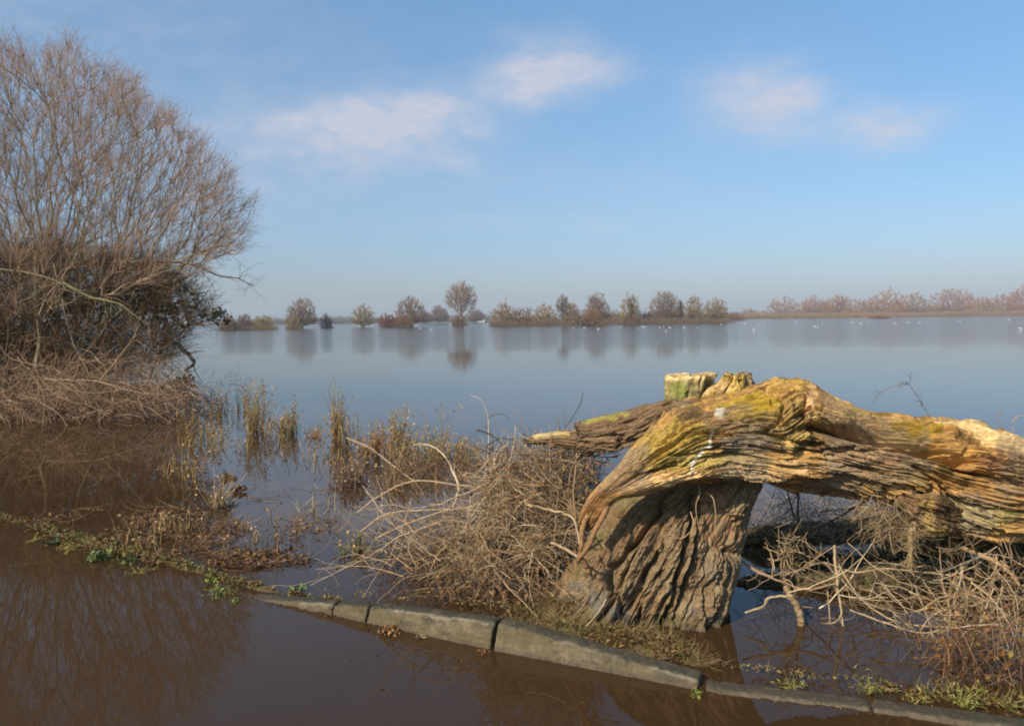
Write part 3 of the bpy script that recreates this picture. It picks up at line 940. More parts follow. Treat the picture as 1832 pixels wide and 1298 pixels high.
branch([(668, 965, 4.9), (720, 940, 4.8), (790, 915, 4.75), (850, 905, 4.7)], .005, .005, PL, 'second pale bowed branch just below the first at the left edge', forks=6, flen=.3)
branch([(620, 783, 6.5), (660, 800, 6.2), (700, 830, 6.0), (740, 860, 5.6)], .006, .006, PL, 'thin pale branch dipping from the reeds to the brushwood', forks=4, flen=.25)
branch([(870, 840, 5.0), (874, 800, 5.0), (873, 745, 5.05), (860, 715, 5.05), (842, 706, 5.1)], .006, .002, (.48, .38, .28), 'tall upright pale twig with a bowed tip above the brushwood', forks=2, flen=.12)
branch([(872, 748, 5.05), (885, 741, 5.0), (900, 741, 5.0), (910, 748, 5.0)], .003, .002, (.10, .07, .07), 'small dark twig curled over beside the upright pale one', forks=0)
branch([(855, 768, 4.9), (885, 782, 4.9), (905, 805, 4.85), (918, 832, 4.8)], .006, .006, (.09, .07, .06), 'dark bent twig arching left of the limb end', forks=1)
branch([(868, 798, 4.9), (895, 784, 4.85), (925, 790, 4.8), (935, 800, 4.75)], .006, .005, (.09, .07, .06), 'dark curved twig crossing the others like a hoop', forks=1)
branch([(852, 800, 4.9), (880, 812, 4.85), (900, 828, 4.8), (912, 842, 4.8)], .005, .005, (.09, .07, .06), 'lowest of the dark bent twigs left of the limb end', forks=1)
branch([(1010, 765, 4.7), (1025, 745, 4.7), (1038, 722, 4.7), (1043, 702, 4.7)], .004, .003, (.10, .08, .07), 'single dark twig sticking up behind the limb', forks=0)
branch([(930, 800, 4.7), (932, 775, 4.7), (930, 758, 4.7)], .004, .002, MD, 'short upright twig by the end of the limb', forks=1, flen=.05)
branch([(985, 860, 4.6), (984, 830, 4.6), (983, 800, 4.6), (985, 790, 4.6)], .005, .004, PL, 'upright pale twig below the end of the limb', forks=2, flen=.15)
branch([(1030, 930, 4.4), (1026, 880, 4.4), (1030, 840, 4.45), (1032, 810, 4.5)], .006, .005, MD, 'upright twig standing between the limb and the stump', forks=4, flen=.2)
branch([(870, 1000, 4.5), (905, 1045, 4.35), (945, 1085, 4.2), (975, 1120, 4.15)], .006, .004, MD, 'reddish twig slanting down to the verge in front of the brushwood', forks=3, flen=.2)
branch([(1085, 1070, 3.95), (1070, 1095, 3.92), (1048, 1120, 3.9)], .004, .003, (.5, .38, .2), 'short straw coloured stick leaning at the foot of the stump', forks=0)
# right of the stump
branch([(1328, 1003, 4.3), (1352, 1021, 4.25), (1395, 1038, 4.2), (1441, 1054, 4.15), (1497, 1043, 4.1)], .009, .006, (.34, .22, .13), 'long reddish branch sloping down from the stump side', forks=4, flen=.2)
branch([(1332, 1096, 4.1), (1366, 1084, 4.1), (1373, 1070, 4.1), (1400, 1066, 4.1), (1418, 1066, 4.1)], .007, .009, PL, 'crooked pale branch with a step in it, just above the water', forks=3, flen=.12)
branch([(1405, 1050, 4.15), (1420, 1075, 4.1), (1432, 1104, 4.08), (1437, 1135, 4.08)], .020, .020, (.26, .18, .09), 'thick stub of branch standing down in the water', forks=2, flen=.12, sides=10)
branch([(1492, 975, 4.2), (1497, 1030, 4.15), (1503, 1080, 4.1), (1513, 1145, 4.05)], .009, .007, (.44, .32, .19), 'upright pale stake with a flat top, right of the tangled clump', forks=4, flen=.2)
branch([(1415, 1030, 4.2), (1450, 1005, 4.2), (1490, 978, 4.2)], .006, .004, MD, 'thin branch rising to the top of the pale stake', forks=3, flen=.15)
branch([(1400, 1030, 4.3), (1441, 1015, 4.3), (1476, 1006, 4.3), (1529, 1023, 4.25), (1582, 1017, 4.2), (1653, 1023, 4.15), (1740, 1035, 4.1)], .006, .005, (.40, .29, .17), 'long level branch running across under the trunk', forks=8, flen=.25)
branch([(1497, 1005, 4.2), (1529, 1056, 4.15), (1564, 1090, 4.1), (1617, 1115, 4.0), (1702, 1122, 3.95)], .007, .005, PL, 'long branch sweeping down to the right above the water', forks=10, flen=.3)
branch([(1520, 1090, 4.1), (1580, 1112, 4.05), (1640, 1130, 3.95), (1700, 1128, 3.9)], .006, .004, PL, 'bowed twig skimming the water below the long sweeping branch', forks=8, flen=.25)
branch([(1700, 968, 4.2), (1735, 985, 4.1), (1775, 1001, 4.0), (1806, 1024, 3.9), (1824, 1048, 3.85)], .014, .012, (.36, .23, .12), 'smooth brown branch slanting down near the right edge', forks=4, flen=.25, sides=9)
branch([(1737, 1041, 4.0), (1776, 1073, 3.9), (1800, 1110, 3.8)], .007, .006, PL, 'branch leaning down towards the red twigs at the right', forks=6, flen=.3)
branch([(1639, 1092, 4.0), (1672, 1088, 3.95), (1702, 1119, 3.9), (1718, 1145, 3.85)], .005, .005, PL, 'hooked twig bending down into the water', forks=4, flen=.2)
branch([(1655, 1085, 4.0), (1690, 1066, 3.95), (1740, 1070, 3.9), (1776, 1076, 3.85)], .005, .004, PL, 'thin bowed twig level with the hooked one', forks=4, flen=.2)
branch([(1663, 945, 4.1), (1680, 980, 4.1), (1682, 1005, 4.1), (1690, 1060, 4.05), (1710, 1115, 4.0)], .005, .004, MD, 'long thin twig hanging from the rotten knot', forks=4, flen=.2)
branch([(1645, 1030, 4.1), (1672, 1068, 4.05), (1700, 1108, 4.0)], .006, .005, MD, 'straight twig leaning right below the hanging root', forks=4, flen=.2)
branch([(1480, 1055, 4.15), (1483, 1085, 4.12), (1485, 1120, 4.1)], .004, .004, PL, 'thin upright twig dipping in the water left of the stake', forks=0)
branch([(1430, 862, 4.7), (1428, 900, 4.7), (1429, 960, 4.65)], .007, .008, (.12, .08, .05), 'dark upright stem seen below the trunk', forks=5, flen=.3)
branch([(1406, 860, 4.8), (1414, 900, 4.75), (1424, 930, 4.7)], .006, .006, (.16, .11, .06), 'second dark stem leaning on the upright one below the trunk', forks=4, flen=.25)
branch([(1568, 880, 4.5), (1535, 903, 4.6), (1490, 930, 4.7), (1450, 950, 4.8)], .008, .007, (.13, .09, .06), 'dark branch slanting behind the gap below the trunk', forks=6, flen=.3)
branch([(1558, 722, 4.9), (1575, 703, 4.9), (1600, 690, 4.9), (1622, 684, 4.9)], .003, .002, (.22, .16, .14), 'fine twig arching up behind the trunk with buds', forks=6, flen=.05, fwob=.2)
branch([(1668, 752, 4.85), (1650, 722, 4.88), (1628, 690, 4.9), (1620, 683, 4.9)], .003, .002, (.16, .13, .12), 'thin stem leaning left behind the trunk to meet the arching twig', forks=7, flen=.12, fwob=.2)
branch([(1812, 775, 4.6), (1812, 755, 4.6), (1822, 745, 4.6), (1840, 742, 4.6)], .003, .002, PL, 'little bent twig above the pale slab at the right edge', forks=2, flen=.06)
branch([(1790, 772, 4.6), (1787, 750, 4.6), (1788, 740, 4.6)], .002, .001, MD, 'short bristly twig above the pale slab at the right edge', forks=4, flen=.06)
# hanging root with spiky rootlets, part of the willow
o = branch([(1640, 930, 4.05), (1631, 950, 4.02), (1630, 985, 4.02), (1627, 1015, 4.02)], .022, .012, (.34, .24, .12), None, name='hanging_root', forks=40, flen=.16, fr=.12, fdir=(0, 0, -.5), parent=WIL, sides=9)
for pts in ([(1246, 855, 4.13), (1252, 880, 4.05), (1245, 905, 4.03), (1250, 945, 4.03)], [(1262, 880, 4.1), (1275, 890, 4.02), (1280, 915, 4.0), (1278, 950, 4.0)], [(1335, 862, 4.15), (1333, 875, 4.1), (1330, 884, 4.1)],
            [(1236, 915, 4.05), (1240, 940, 4.0), (1225, 960, 4.0), (1205, 962, 4.0)]):
    branch(pts, .0035, .002, (.50, .34, .19), None, name='rootlet', forks=0, parent=WIL, sides=5)

# dark trunks lying in the water behind, below the arch
def lying(pairs, label, col, seed):
    t_ = empty('lying_log', P((pairs[0][0] + pairs[0][2]) / 2, (pairs[0][1] + pairs[0][3]) / 2, pairs[0][4]), label, 'log', 'dark logs lying behind the stump')
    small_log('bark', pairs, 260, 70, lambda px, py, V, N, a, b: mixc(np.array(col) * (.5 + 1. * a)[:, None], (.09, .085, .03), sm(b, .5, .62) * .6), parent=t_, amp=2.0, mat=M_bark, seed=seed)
    small_log('broken_end', [(pairs[0][0] - 14, pairs[0][1] + 6, pairs[0][2] - 14, pairs[0][3] - 6, pairs[0][4], pairs[0][5] * .5), (pairs[0][0] + 4, pairs[0][1] + 3, pairs[0][2] + 4, pairs[0][3] - 3, pairs[0][4], pairs[0][5] * .85)],
              30, 40, lambda px, py, V, N, a, b: np.array([.16, .10, .05]) * (.6 + .8 * a)[:, None], parent=t_, amp=1.5, seed=seed + 1)
    return t_


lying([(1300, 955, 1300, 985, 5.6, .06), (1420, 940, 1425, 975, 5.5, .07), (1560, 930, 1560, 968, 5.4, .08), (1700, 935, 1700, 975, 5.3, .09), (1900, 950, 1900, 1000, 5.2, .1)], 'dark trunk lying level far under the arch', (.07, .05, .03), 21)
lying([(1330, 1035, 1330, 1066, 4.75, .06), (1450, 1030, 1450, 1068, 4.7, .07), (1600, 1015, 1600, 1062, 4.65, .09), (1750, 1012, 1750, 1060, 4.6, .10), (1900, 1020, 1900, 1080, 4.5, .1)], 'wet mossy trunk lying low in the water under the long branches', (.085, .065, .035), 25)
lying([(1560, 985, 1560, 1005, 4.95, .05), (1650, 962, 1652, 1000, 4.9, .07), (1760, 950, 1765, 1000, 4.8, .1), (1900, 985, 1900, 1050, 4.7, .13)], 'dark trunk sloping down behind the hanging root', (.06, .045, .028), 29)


# ------------------------------------------------------------------ brushwood tangles
def tangle(name, n, sampler, dirf, Lr, rr, cols, label, cat, group=None, kind=None, K=9, wob=.28, pull=(0, 0, -.05), side=2, leaf=0, leafcol=None, cons=.45, lift=0.0):
    c = sampler(n)
    d = dirf(c, n)
    L = rng.uniform(Lr[0], Lr[1], n) * rng.uniform(.5, 1, n)
    W_ = walk(c - norm(d) * (L * .4)[:, None], d, L, K, wob, pull, cons)
    r = rng.uniform(rr[0], rr[1], n) * rng.uniform(.4, 1, n)
    bag = Bag()
    colr = pal(n, cols, .2)
    tubes(W_, taper(r, K, .4), 4, colr, bag)
    m_ = n * side
    j = rng.integers(0, n, m_); kk = rng.integers(2, K - 1, m_)
    st = W_[j, kk]; dd = norm(W_[j, kk] - W_[j, kk - 1]) * .9 + rng.normal(size=(m_, 3)) * .55
    W2 = walk(st, dd, rng.uniform(.1, .5, m_) * L[j], 6, wob, pull, cons)
    tubes(W2, taper(r[j] * .5, 6, .4), 3, colr[j] * .95, bag)
    if leaf:
        i = rng.integers(0, n, leaf); q = rng.integers(0, K, leaf)
        leaves(W_[i, q] + rng.normal(size=(leaf, 3)) * .015, rng.uniform(.008, .02, leaf), pal(leaf, leafcol, .25), bag)
    allv = np.concatenate(bag.V)
    org = np.array([c[:, 0].mean(), c[:, 1].mean(), 0.0])
    o = bag.build(name, M_twig, None, org)
    return tag(o, label, cat, group, kind)


def poly_sampler(poly, Y0, Y1, frac=None):
    poly = np.asarray(poly, float)
    def inside(p):
        x, y = p[:, 0], p[:, 1]; c = np.zeros(len(p), bool); j = len(poly) - 1
        for i in range(len(poly)):
            xi, yi = poly[i]; xj, yj = poly[j]
            with np.errstate(divide='ignore', invalid='ignore'):
                c ^= ((yi > y) != (yj > y)) & (x < (xj - xi) * (y - yi) / (yj - yi + 1e-12) + xi)
            j = i
        return c
    lo, hi = poly.min(0), poly.max(0)
    def f(n):
        out_ = []
        while sum(map(len, out_)) < n:
            q = rng.uniform(lo, hi, (n * 2, 2)); out_.append(q[inside(q)])
        q = np.vstack(out_)[:n]
        Yv = rng.uniform(Y0, Y1, n)
        return np.array([P(a[0], a[1], y) for a, y in zip(q, Yv)])
    return f


def hdirs(mean, spread):
    return lambda c, n: np.asarray(mean, float) + rng.normal(size=(n, 3)) * spread


LFB = [(.22, .10, .04), (.28, .15, .06), (.16, .08, .04)]
tangle('brushwood', 170, poly_sampler([(650, 980), (710, 930), (790, 900), (900, 890), (940, 950), (900, 1030), (780, 1040), (690, 1020)], 4.6, 5.3), hdirs((-.9, -.1, .25), .5), (.4, 1.1), (.002, .0045), TAN,
       'heap of tan dead twigs arching over the water, left side of the brushwood', 'brushwood', 'heaps of dead twigs left of the stump', leaf=250, leafcol=LFB)
tangle('brushwood', 620, poly_sampler([(800, 980), (860, 910), (950, 860), (1040, 900), (1040, 1000), (990, 1070), (860, 1050)], 4.45, 5.2), hdirs((-.5, -.1, .1), .8), (.2, .8), (.002, .005), TAN,
       'dense tangle of brown twigs hard against the left foot of the stump', 'brushwood', 'heaps of dead twigs left of the stump', leaf=500, leafcol=LFB)
tangle('brushwood', 900, poly_sampler([(860, 890), (870, 820), (960, 800), (1075, 805), (1060, 880), (1020, 930)], 4.55, 5.2), hdirs((-.2, .0, -.3), .8), (.15, .6), (.002, .005), TAN + DRK[:1],
       'thick brown tangle of twigs hanging below the limb', 'brushwood', 'heaps of dead twigs left of the stump', leaf=900, leafcol=LFB)
tangle('brushwood', 420, poly_sampler([(640, 880), (700, 830), (800, 805), (870, 830), (860, 880), (740, 880)], 5.6, 6.8), hdirs((0, 0, .8), .5), (.15, .5), (.002, .004), DRK + [(.25, .14, .06)],
       'low brown weed stems standing behind the brushwood', 'brushwood', 'heaps of dead twigs left of the stump', leaf=500, leafcol=LFB)
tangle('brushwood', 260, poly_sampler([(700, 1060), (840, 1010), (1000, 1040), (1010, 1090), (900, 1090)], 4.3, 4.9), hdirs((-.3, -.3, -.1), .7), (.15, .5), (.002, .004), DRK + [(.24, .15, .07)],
       'dark twigs at the bottom of the heap just above the verge', 'brushwood', 'heaps of dead twigs left of the stump', leaf=600, leafcol=LFB)
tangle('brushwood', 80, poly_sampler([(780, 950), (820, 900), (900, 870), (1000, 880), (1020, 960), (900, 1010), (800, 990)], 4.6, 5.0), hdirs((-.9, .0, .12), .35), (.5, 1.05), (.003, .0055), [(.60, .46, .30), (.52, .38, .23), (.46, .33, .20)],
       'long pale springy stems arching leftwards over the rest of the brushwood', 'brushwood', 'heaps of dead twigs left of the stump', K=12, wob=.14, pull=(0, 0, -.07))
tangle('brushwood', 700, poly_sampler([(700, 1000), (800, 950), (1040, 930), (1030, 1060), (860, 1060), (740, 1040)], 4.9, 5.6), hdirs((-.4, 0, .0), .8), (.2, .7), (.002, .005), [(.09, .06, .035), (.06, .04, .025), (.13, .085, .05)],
       'twigs deep inside the brushwood, coloured dark for the shade there', 'brushwood', 'heaps of dead twigs left of the stump', leaf=800, leafcol=[(.08, .045, .02)])  # understory added in dark colours to give the heap a shaded inside
# right side
tangle('twig_clump', 45, poly_sampler([(1390, 1000), (1400, 965), (1430, 965), (1440, 1000), (1425, 1050), (1395, 1040)], 4.1, 4.3), hdirs((.1, 0, -.8), .7), (.14, .36), (.0025, .005), [(.48, .34, .20), (.38, .26, .14)],
       'upright tangled clump of pale twigs like a nest, right of the stump', 'twigs', 'twig clumps below the fallen trunk', wob=.5)
tangle('twig_clump', 420, poly_sampler([(1340, 950), (1370, 880), (1600, 890), (1640, 960), (1500, 965)], 4.8, 5.8), hdirs((.3, 0, .3), .8), (.2, .7), (.0015, .003), TAN,
       'fine pale twigs filling the gap below the arch', 'twigs', 'twig clumps below the fallen trunk')
tangle('twig_clump', 110, poly_sampler([(1320, 990), (1400, 930), (1560, 930), (1640, 1000), (1500, 1010)], 4.9, 5.6), hdirs((.6, 0, .1), .7), (.2, .7), (.002, .004), DRK,
       'dark twigs in the shade by the lying trunks', 'twigs', 'twig clumps below the fallen trunk')
tangle('twig_clump', 280, poly_sampler([(1530, 900), (1600, 880), (1660, 920), (1640, 980), (1560, 960)], 4.0, 4.3), hdirs((-.4, 0, -.5), .7), (.1, .35), (.0015, .0035), [(.40, .29, .16), (.32, .22, .12)],
       'fan of fine rootlets spraying out from under the rotten knot', 'twigs', 'twig clumps below the fallen trunk')
tangle('twig_clump', 75, poly_sampler([(1460, 1050), (1560, 1020), (1700, 1010), (1760, 1060), (1740, 1130), (1600, 1110)], 3.95, 4.5), hdirs((.6, 0, -.3), .5), (.35, .9), (.0025, .005), [(.46, .33, .19), (.36, .24, .13), (.55, .42, .27)],
       'mass of pale twigs trailing over the water below the trunk', 'twigs', 'twig clumps below the fallen trunk')
tangle('twig_clump', 130, poly_sampler([(1700, 1010), (1850, 1000), (1880, 1150), (1780, 1160), (1720, 1120)], 3.5, 4.2), hdirs((.3, -.1, -.5), .6), (.25, .7), (.0025, .0048), TAN,
       'thick spray of tan twigs at the right edge under the trunk', 'twigs', 'twig clumps below the fallen trunk', leaf=150, leafcol=LFB)
tangle('twig_clump', 420, poly_sampler([(1650, 1150), (1720, 1110), (1880, 1120), (1900, 1280), (1720, 1260)], 3.3, 3.9), hdirs((.0, -.1, .7), .5), (.15, .5), (.0016, .003), [(.20, .10, .05), (.26, .14, .07), (.15, .09, .05)],
       'reddish brown stems growing from the verge in the bottom right corner', 'twigs', 'twig clumps below the fallen trunk', leaf=450, leafcol=[(.22, .10, .03), (.16, .12, .03)])
tangle('twig_clump', 70, poly_sampler([(1650, 970), (1840, 975), (1840, 1010), (1700, 1010)], 4.1, 4.5), hdirs((.4, 0, -.2), .7), (.1, .4), (.0015, .003), [(.30, .22, .08), (.22, .17, .06)],
       'olive twigs caught close under the trunk at the right', 'twigs', 'twig clumps below the fallen trunk')

# ------------------------------------------------------------------ weeds standing in the water
REED = [(.30, .19, .07), (.24, .17, .06), (.36, .24, .10), (.19, .16, .05), (.28, .14, .05)]


def reed_clump(px, pbase, wpx, hpx, n, label, cols=REED, lean=.12, heads=0.6, leaf=3, name='reed_clump', rr=(.003, .006), bushy=1.0):
    c = Gd(px, pbase); sc = c[1] / F0
    wm, hm = wpx * sc, hpx * sc
    nc_ = 5
    cc_ = rng.normal(size=(nc_, 2)) * np.array([.34, .5]) * wm; ch_ = rng.uniform(.45, 1.15, nc_); cs_ = rng.uniform(.06, .2, nc_) * wm
    ci_ = rng.integers(0, nc_, n)
    of_ = rng.normal(size=(n, 2)) * cs_[ci_][:, None] * np.array([1, 1.4])
    st = np.stack([c[0] + cc_[ci_, 0] + of_[:, 0], c[1] + cc_[ci_, 1] + of_[:, 1], np.full(n, -.03)], 1)
    hh = hm * 1.35 * ch_[ci_] * rng.uniform(.25, 1, n) ** .8 + .03
    W_ = walk(st, np.stack([rng.normal(size=n) * lean, rng.normal(size=n) * lean, np.ones(n)], 1), hh, 6, .09, (0, 0, 0))
    bag = Bag(); cc = pal(n, cols, .2)
    tubes(W_, taper(rng.uniform(rr[0], rr[1], n), 6, .4), 3, cc, bag)
    q = int(n * leaf)
    j = rng.integers(0, n, q); kk = rng.integers(1, 6, q)
    B_ = walk(W_[j, kk], np.stack([rng.normal(size=q), rng.normal(size=q), rng.uniform(-.6, 1.2, q)], 1), hh[j] * rng.uniform(.1, .32, q) * bushy, 4, .3, (0, 0, -.15))
    blades(B_, taper(rng.uniform(.004, .009, q), 4, .15), cc[j] * rng.uniform(.8, 1.3, (q, 1)), bag)
    if heads:
        hn = int(n * heads); j = rng.integers(0, n, hn * 5)
        leaves(W_[j, 5] - np.array([0, 0, 1]) * rng.uniform(0, .25, (hn * 5, 1)) * hh[j][:, None] + rng.normal(size=(hn * 5, 3)) * .012, rng.uniform(.008, .018, hn * 5), pal(hn * 5, [(.34, .2, .09), (.4, .28, .14)], .2), bag, aspect=.7)
    o = bag.build(name, M_leaf, None, np.array([c[0], c[1], 0]))
    return tag(o, label, 'reeds', 'clumps of dead weeds standing in the flood')


DK = [(.06, .065, .045), (.09, .08, .05)]
reed_clump(428, 735, 22, 75, 22, 'dark thin spiky weed, tallest and farthest left by the shrubs', DK, .06, .1, 1)
reed_clump(372, 790, 50, 52, 60, 'olive and orange weed clump just right of the shrub bank')
reed_clump(405, 745, 34, 48, 40, 'pale seedy weed heads between the shrubs and the big reed clump')
reed_clump(468, 772, 42, 70, 90, 'left part of the big golden reed clump, pale tufted tops', leaf=4)
reed_clump(503, 778, 44, 55, 110, 'orange right part of the big golden reed clump', [(.34, .17, .05), (.30, .20, .07), (.22, .17, .05)], leaf=5)
reed_clump(562, 778, 34, 20, 40, 'low orange tuft alone on the water', [(.34, .14, .04), (.26, .12, .05)], .5, .3, 4)
reed_clump(602, 785, 30, 82, 60, 'slim pale reed clump with two tall seed stalks')
reed_clump(622, 800, 18, 60, 24, 'thin dark stalks beside the slim pale reeds', DK + REED[:1], .08, .2, 1)
reed_clump(662, 815, 46, 50, 90, 'rusty bushy weed clump left of the tall stalks', [(.32, .15, .05), (.26, .15, .06)], .2, .6, 5)
reed_clump(712, 822, 26, 105, 60, 'tallest weed clump with ragged upright stalks above the brushwood', REED, .07, .5, 3)
reed_clump(760, 830, 60, 42, 110, 'brown bushy weeds behind the hooked pale branch', [(.24, .15, .06), (.19, .13, .05)], .2, .5, 5)
reed_clump(830, 822, 60, 36, 80, 'low yellowish weeds behind the upright pale twig', [(.30, .22, .09), (.24, .17, .07)], .2, .4, 4)
reed_clump(690, 862, 110, 42, 200, 'wide dark brown bed of weeds at the left end of the brushwood', [(.15, .08, .05), (.20, .11, .06), (.11, .07, .04)], .2, .3, 3)
reed_clump(392, 905, 30, 60, 40, 'leaning straw coloured stalks near the floating leaves', [(.40, .28, .14), (.28, .19, .09)], .45, .2, 1.5)
reed_clump(655, 985, 50, 30, 60, 'mossy tuft at the left tip of the brushwood', [(.14, .13, .04), (.2, .14, .06)], .5, .2, 4)
reed_clump(540, 925, 90, 45, 26, 'few thin pale stalks leaning over open water', [(.36, .28, .16), (.26, .2, .12)], .9, 0, .8)

for (x_, y_, w_, h_, n_, lb_) in [(385, 735, 60, 40, 30, 'sparse grey stalks nearest the shrub bank'), (440, 800, 90, 34, 34, 'thin scattered stalks in front of the big golden clump'), (545, 815, 90, 44, 26, 'sparse stalks in open water between the golden clump and the slim reeds'),
                                  (600, 845, 70, 40, 30, 'low thin stalks in front of the slim pale reeds'), (650, 790, 70, 60, 40, 'thin tall stalks behind the rusty clump'), (745, 800, 80, 70, 50, 'thin tall stalks right of the ragged weed clump'),
                                  (800, 812, 70, 40, 60, 'low hazy weeds behind the upright twig'), (350, 850, 90, 50, 40, 'thin stalks standing in the shrub reflection'), (330, 950, 120, 30, 60, 'short rusty stalks rising through the floating leaves'), (470, 950, 120, 24, 40, 'few short stalks among the scattered floating twigs')]:
    reed_clump(x_, y_, w_, h_, n_, lb_, lean=.22, heads=.4, leaf=2)

# ------------------------------------------------------------------ debris floating on the water
def mat_of_debris(name, poly, nl, nt, cols, label, z=.006, lsz=(.008, .022), kind='stuff', cat=None):
    f = poly_sampler(poly, 0, 1)
    poly = np.asarray(poly, float)
    q = []
    lo, hi = poly.min(0), poly.max(0)
    pts = f(1)
    def ground_pts(n):
        res = []
        src = poly_sampler(poly, 1.0, 1.0.__add__(1e-9))(n * 3)
        d = src - EYE; g_ = EYE + d * (((z - CAMZ) / d[:, 2])[:, None])
        dens = fbm(g_ * np.array([3.2, 3.2, 0]), 3, 555)
        keep = dens + rng.normal(size=len(g_)) * .04 > .54
        g_ = g_[keep]
        return g_[:n]
    bag = Bag()
    g_ = ground_pts(nl)
    if len(g_): leaves(g_ + np.stack([0 * g_[:, 0], 0 * g_[:, 0], rng.uniform(-.004, .022, len(g_))], 1), rng.uniform(lsz[0], lsz[1], len(g_)), pal(len(g_), cols, .25), bag, flat=.8)
    g_ = ground_pts(nt)
    if len(g_):
        n = len(g_)
        W_ = walk(g_, np.stack([rng.normal(size=n), rng.normal(size=n) * .7, rng.normal(size=n) * .12 + .05], 1), rng.uniform(.05, .3, n), 6, .25)
        tubes(W_, taper(rng.uniform(.0012, .003, n), 6, .4), 3, pal(n, [(.22, .12, .05), (.15, .085, .04), (.30, .19, .09)], .2), bag)
    o = bag.build(name, M_leaf)
    return tag(o, label, cat, None, kind)


FL = [(.17, .075, .028), (.12, .055, .02), (.22, .12, .04), (.09, .05, .02)]
mat_of_debris('floating_debris', [(180, 950), (330, 900), (430, 930), (420, 1010), (330, 1035), (220, 990)], 1500, 380, FL, 'brown twigs and leaves floating behind the grassy verge')
mat_of_debris('floating_debris', [(20, 930), (200, 900), (330, 905), (200, 985), (60, 965)], 350, 90, FL, 'loose leaves floating under the shrub reflection')
mat_of_debris('floating_debris', [(420, 985), (520, 975), (560, 1005), (440, 1020), (380, 1010)], 420, 80, FL, 'raft of rusty leaves')
mat_of_debris('floating_debris', [(430, 870), (580, 860), (640, 980), (560, 1000), (470, 960)], 160, 130, FL + [(.3, .2, .1)], 'scattered twigs floating on open water')
mat_of_debris('floating_debris', [(360, 660), (420, 655), (440, 700), (370, 700)], 260, 60, [(.1, .1, .05)], 'fine specks of weed beyond the reeds')
for (cx_, cy_, w_, lab) in [(428, 880, 20, 'curled brown leaf standing up on the water'), (230 + 208, 1005 - 12, 16, 'dark clod showing above the water'), (498, 990, 26, 'rusty clump of leaves showing above the water, right of the dark clod'), (405, 855, 22, 'pale broken stalk bent over the water')]:
    c = Gd(cx_, cy_)
    bag = Bag(); n = 60
    leaves(c + rng.normal(size=(n, 3)) * np.array([.045, .03, .012]) * w_ / 20 + np.array([0, 0, .02]), rng.uniform(.012, .032, n), pal(n, FL, .25), bag)
    tag(bag.build('leaf_clump', M_leaf, None, c), lab, 'leaves', 'small leaf clumps on the water')

# ------------------------------------------------------------------ verge: leaf litter, grass, small plants
def verge_pts(n, x0, x1, d0, d1, zmin=-.02):
    x = rng.uniform(x0, x1, n * 3)
    dd = rng.uniform(d0, d1, n * 3)
    yk = np.interp(x, KL[:, 0], KL[:, 1])
    y = yk + dd * 1.12
    z = ground_z(x, y)
    k_ = z > zmin
    return np.stack([x, y, z], 1)[k_][:n]


bag = Bag()
for (x0_, x1_, d0_, d1_, n, cols) in [(-.9, 1.25, .14, .62, 9000, [(.14, .075, .028), (.19, .10, .035), (.09, .055, .025), (.16, .12, .03)]), (-4.6, -.8, .0, .34, 9000, [(.17, .10, .035), (.12, .08, .03), (.20, .17, .04)]),
                                      (1.2, 3.3, .1, .5, 3500, [(.2, .1, .03), (.16, .13, .03), (.12, .08, .03)])]:
    v = verge_pts(n, x0_, x1_, d0_, d1_, -.012); v = v[fbm(v * np.array([7, 7, 0]), 3, 600) + rng.normal(size=len(v)) * .05 > (.5 if x0_ > -1 else .40)]
    leaves(v + np.array([0, 0, .008]) + rng.normal(size=v.shape) * np.array([0, 0, .006]), rng.uniform(.005, .016, len(v)), pal(len(v), cols, .25), bag, flat=.5)
v = verge_pts(2600, -.9, 1.2, .13, .6, -.01)
n = len(v)
W_ = walk(v, np.stack([rng.normal(size=n), rng.normal(size=n), rng.uniform(.0, .5, n)], 1), rng.uniform(.03, .12, n), 5, .3)
tubes(W_, taper(rng.uniform(.001, .002, n), 5, .4), 3, pal(n, [(.22, .17, .05), (.28, .19, .09), (.15, .09, .04)], .2), bag)
tag(bag.build('leaf_litter', M_leaf), 'brown leaf litter and moss on the verge behind the kerb', kind='stuff')

# litter and scum washed along the foot of the kerb
bag = Bag()
x = rng.uniform(-1.9, 3.0, 2600); dd = -np.abs(rng.normal(size=2600)) * .035 - .012
x = x + 0 * dd; y = np.interp(x, KL[:, 0], KL[:, 1]) + dd * 1.12
v = np.stack([x, y, np.full(2600, .004)], 1)
v = v[fbm(v * np.array([6, 6, 0]), 3, 640) > .52]
leaves(v, rng.uniform(.003, .010, len(v)), pal(len(v), [(.16, .08, .03), (.12, .065, .025), (.22, .13, .06)], .25), bag, flat=.9)
x = rng.uniform(-1.2, 2.6, 900); y = np.interp(x, KL[:, 0], KL[:, 1]) + rng.uniform(.10, .17, 900) * 1.12
zt_ = np.interp(x, [-1.6, -.86, -.08, .0, .82, .9, 2.6], [.0, .06, .118, .124, .035, .014, .014])
v = np.stack([x, y, zt_ + .008 + rng.uniform(0, .01, 900)], 1); v = v[fbm(v * np.array([8, 8, 0]), 3, 650) > .5]
leaves(v, rng.uniform(.005, .013, len(v)), pal(len(v), [(.18, .10, .035), (.12, .10, .03), (.24, .17, .06)], .25), bag, flat=.6)
tag(bag.build('washed_litter', M_leaf), 'rusty leaf bits washed along the kerb', kind='stuff')

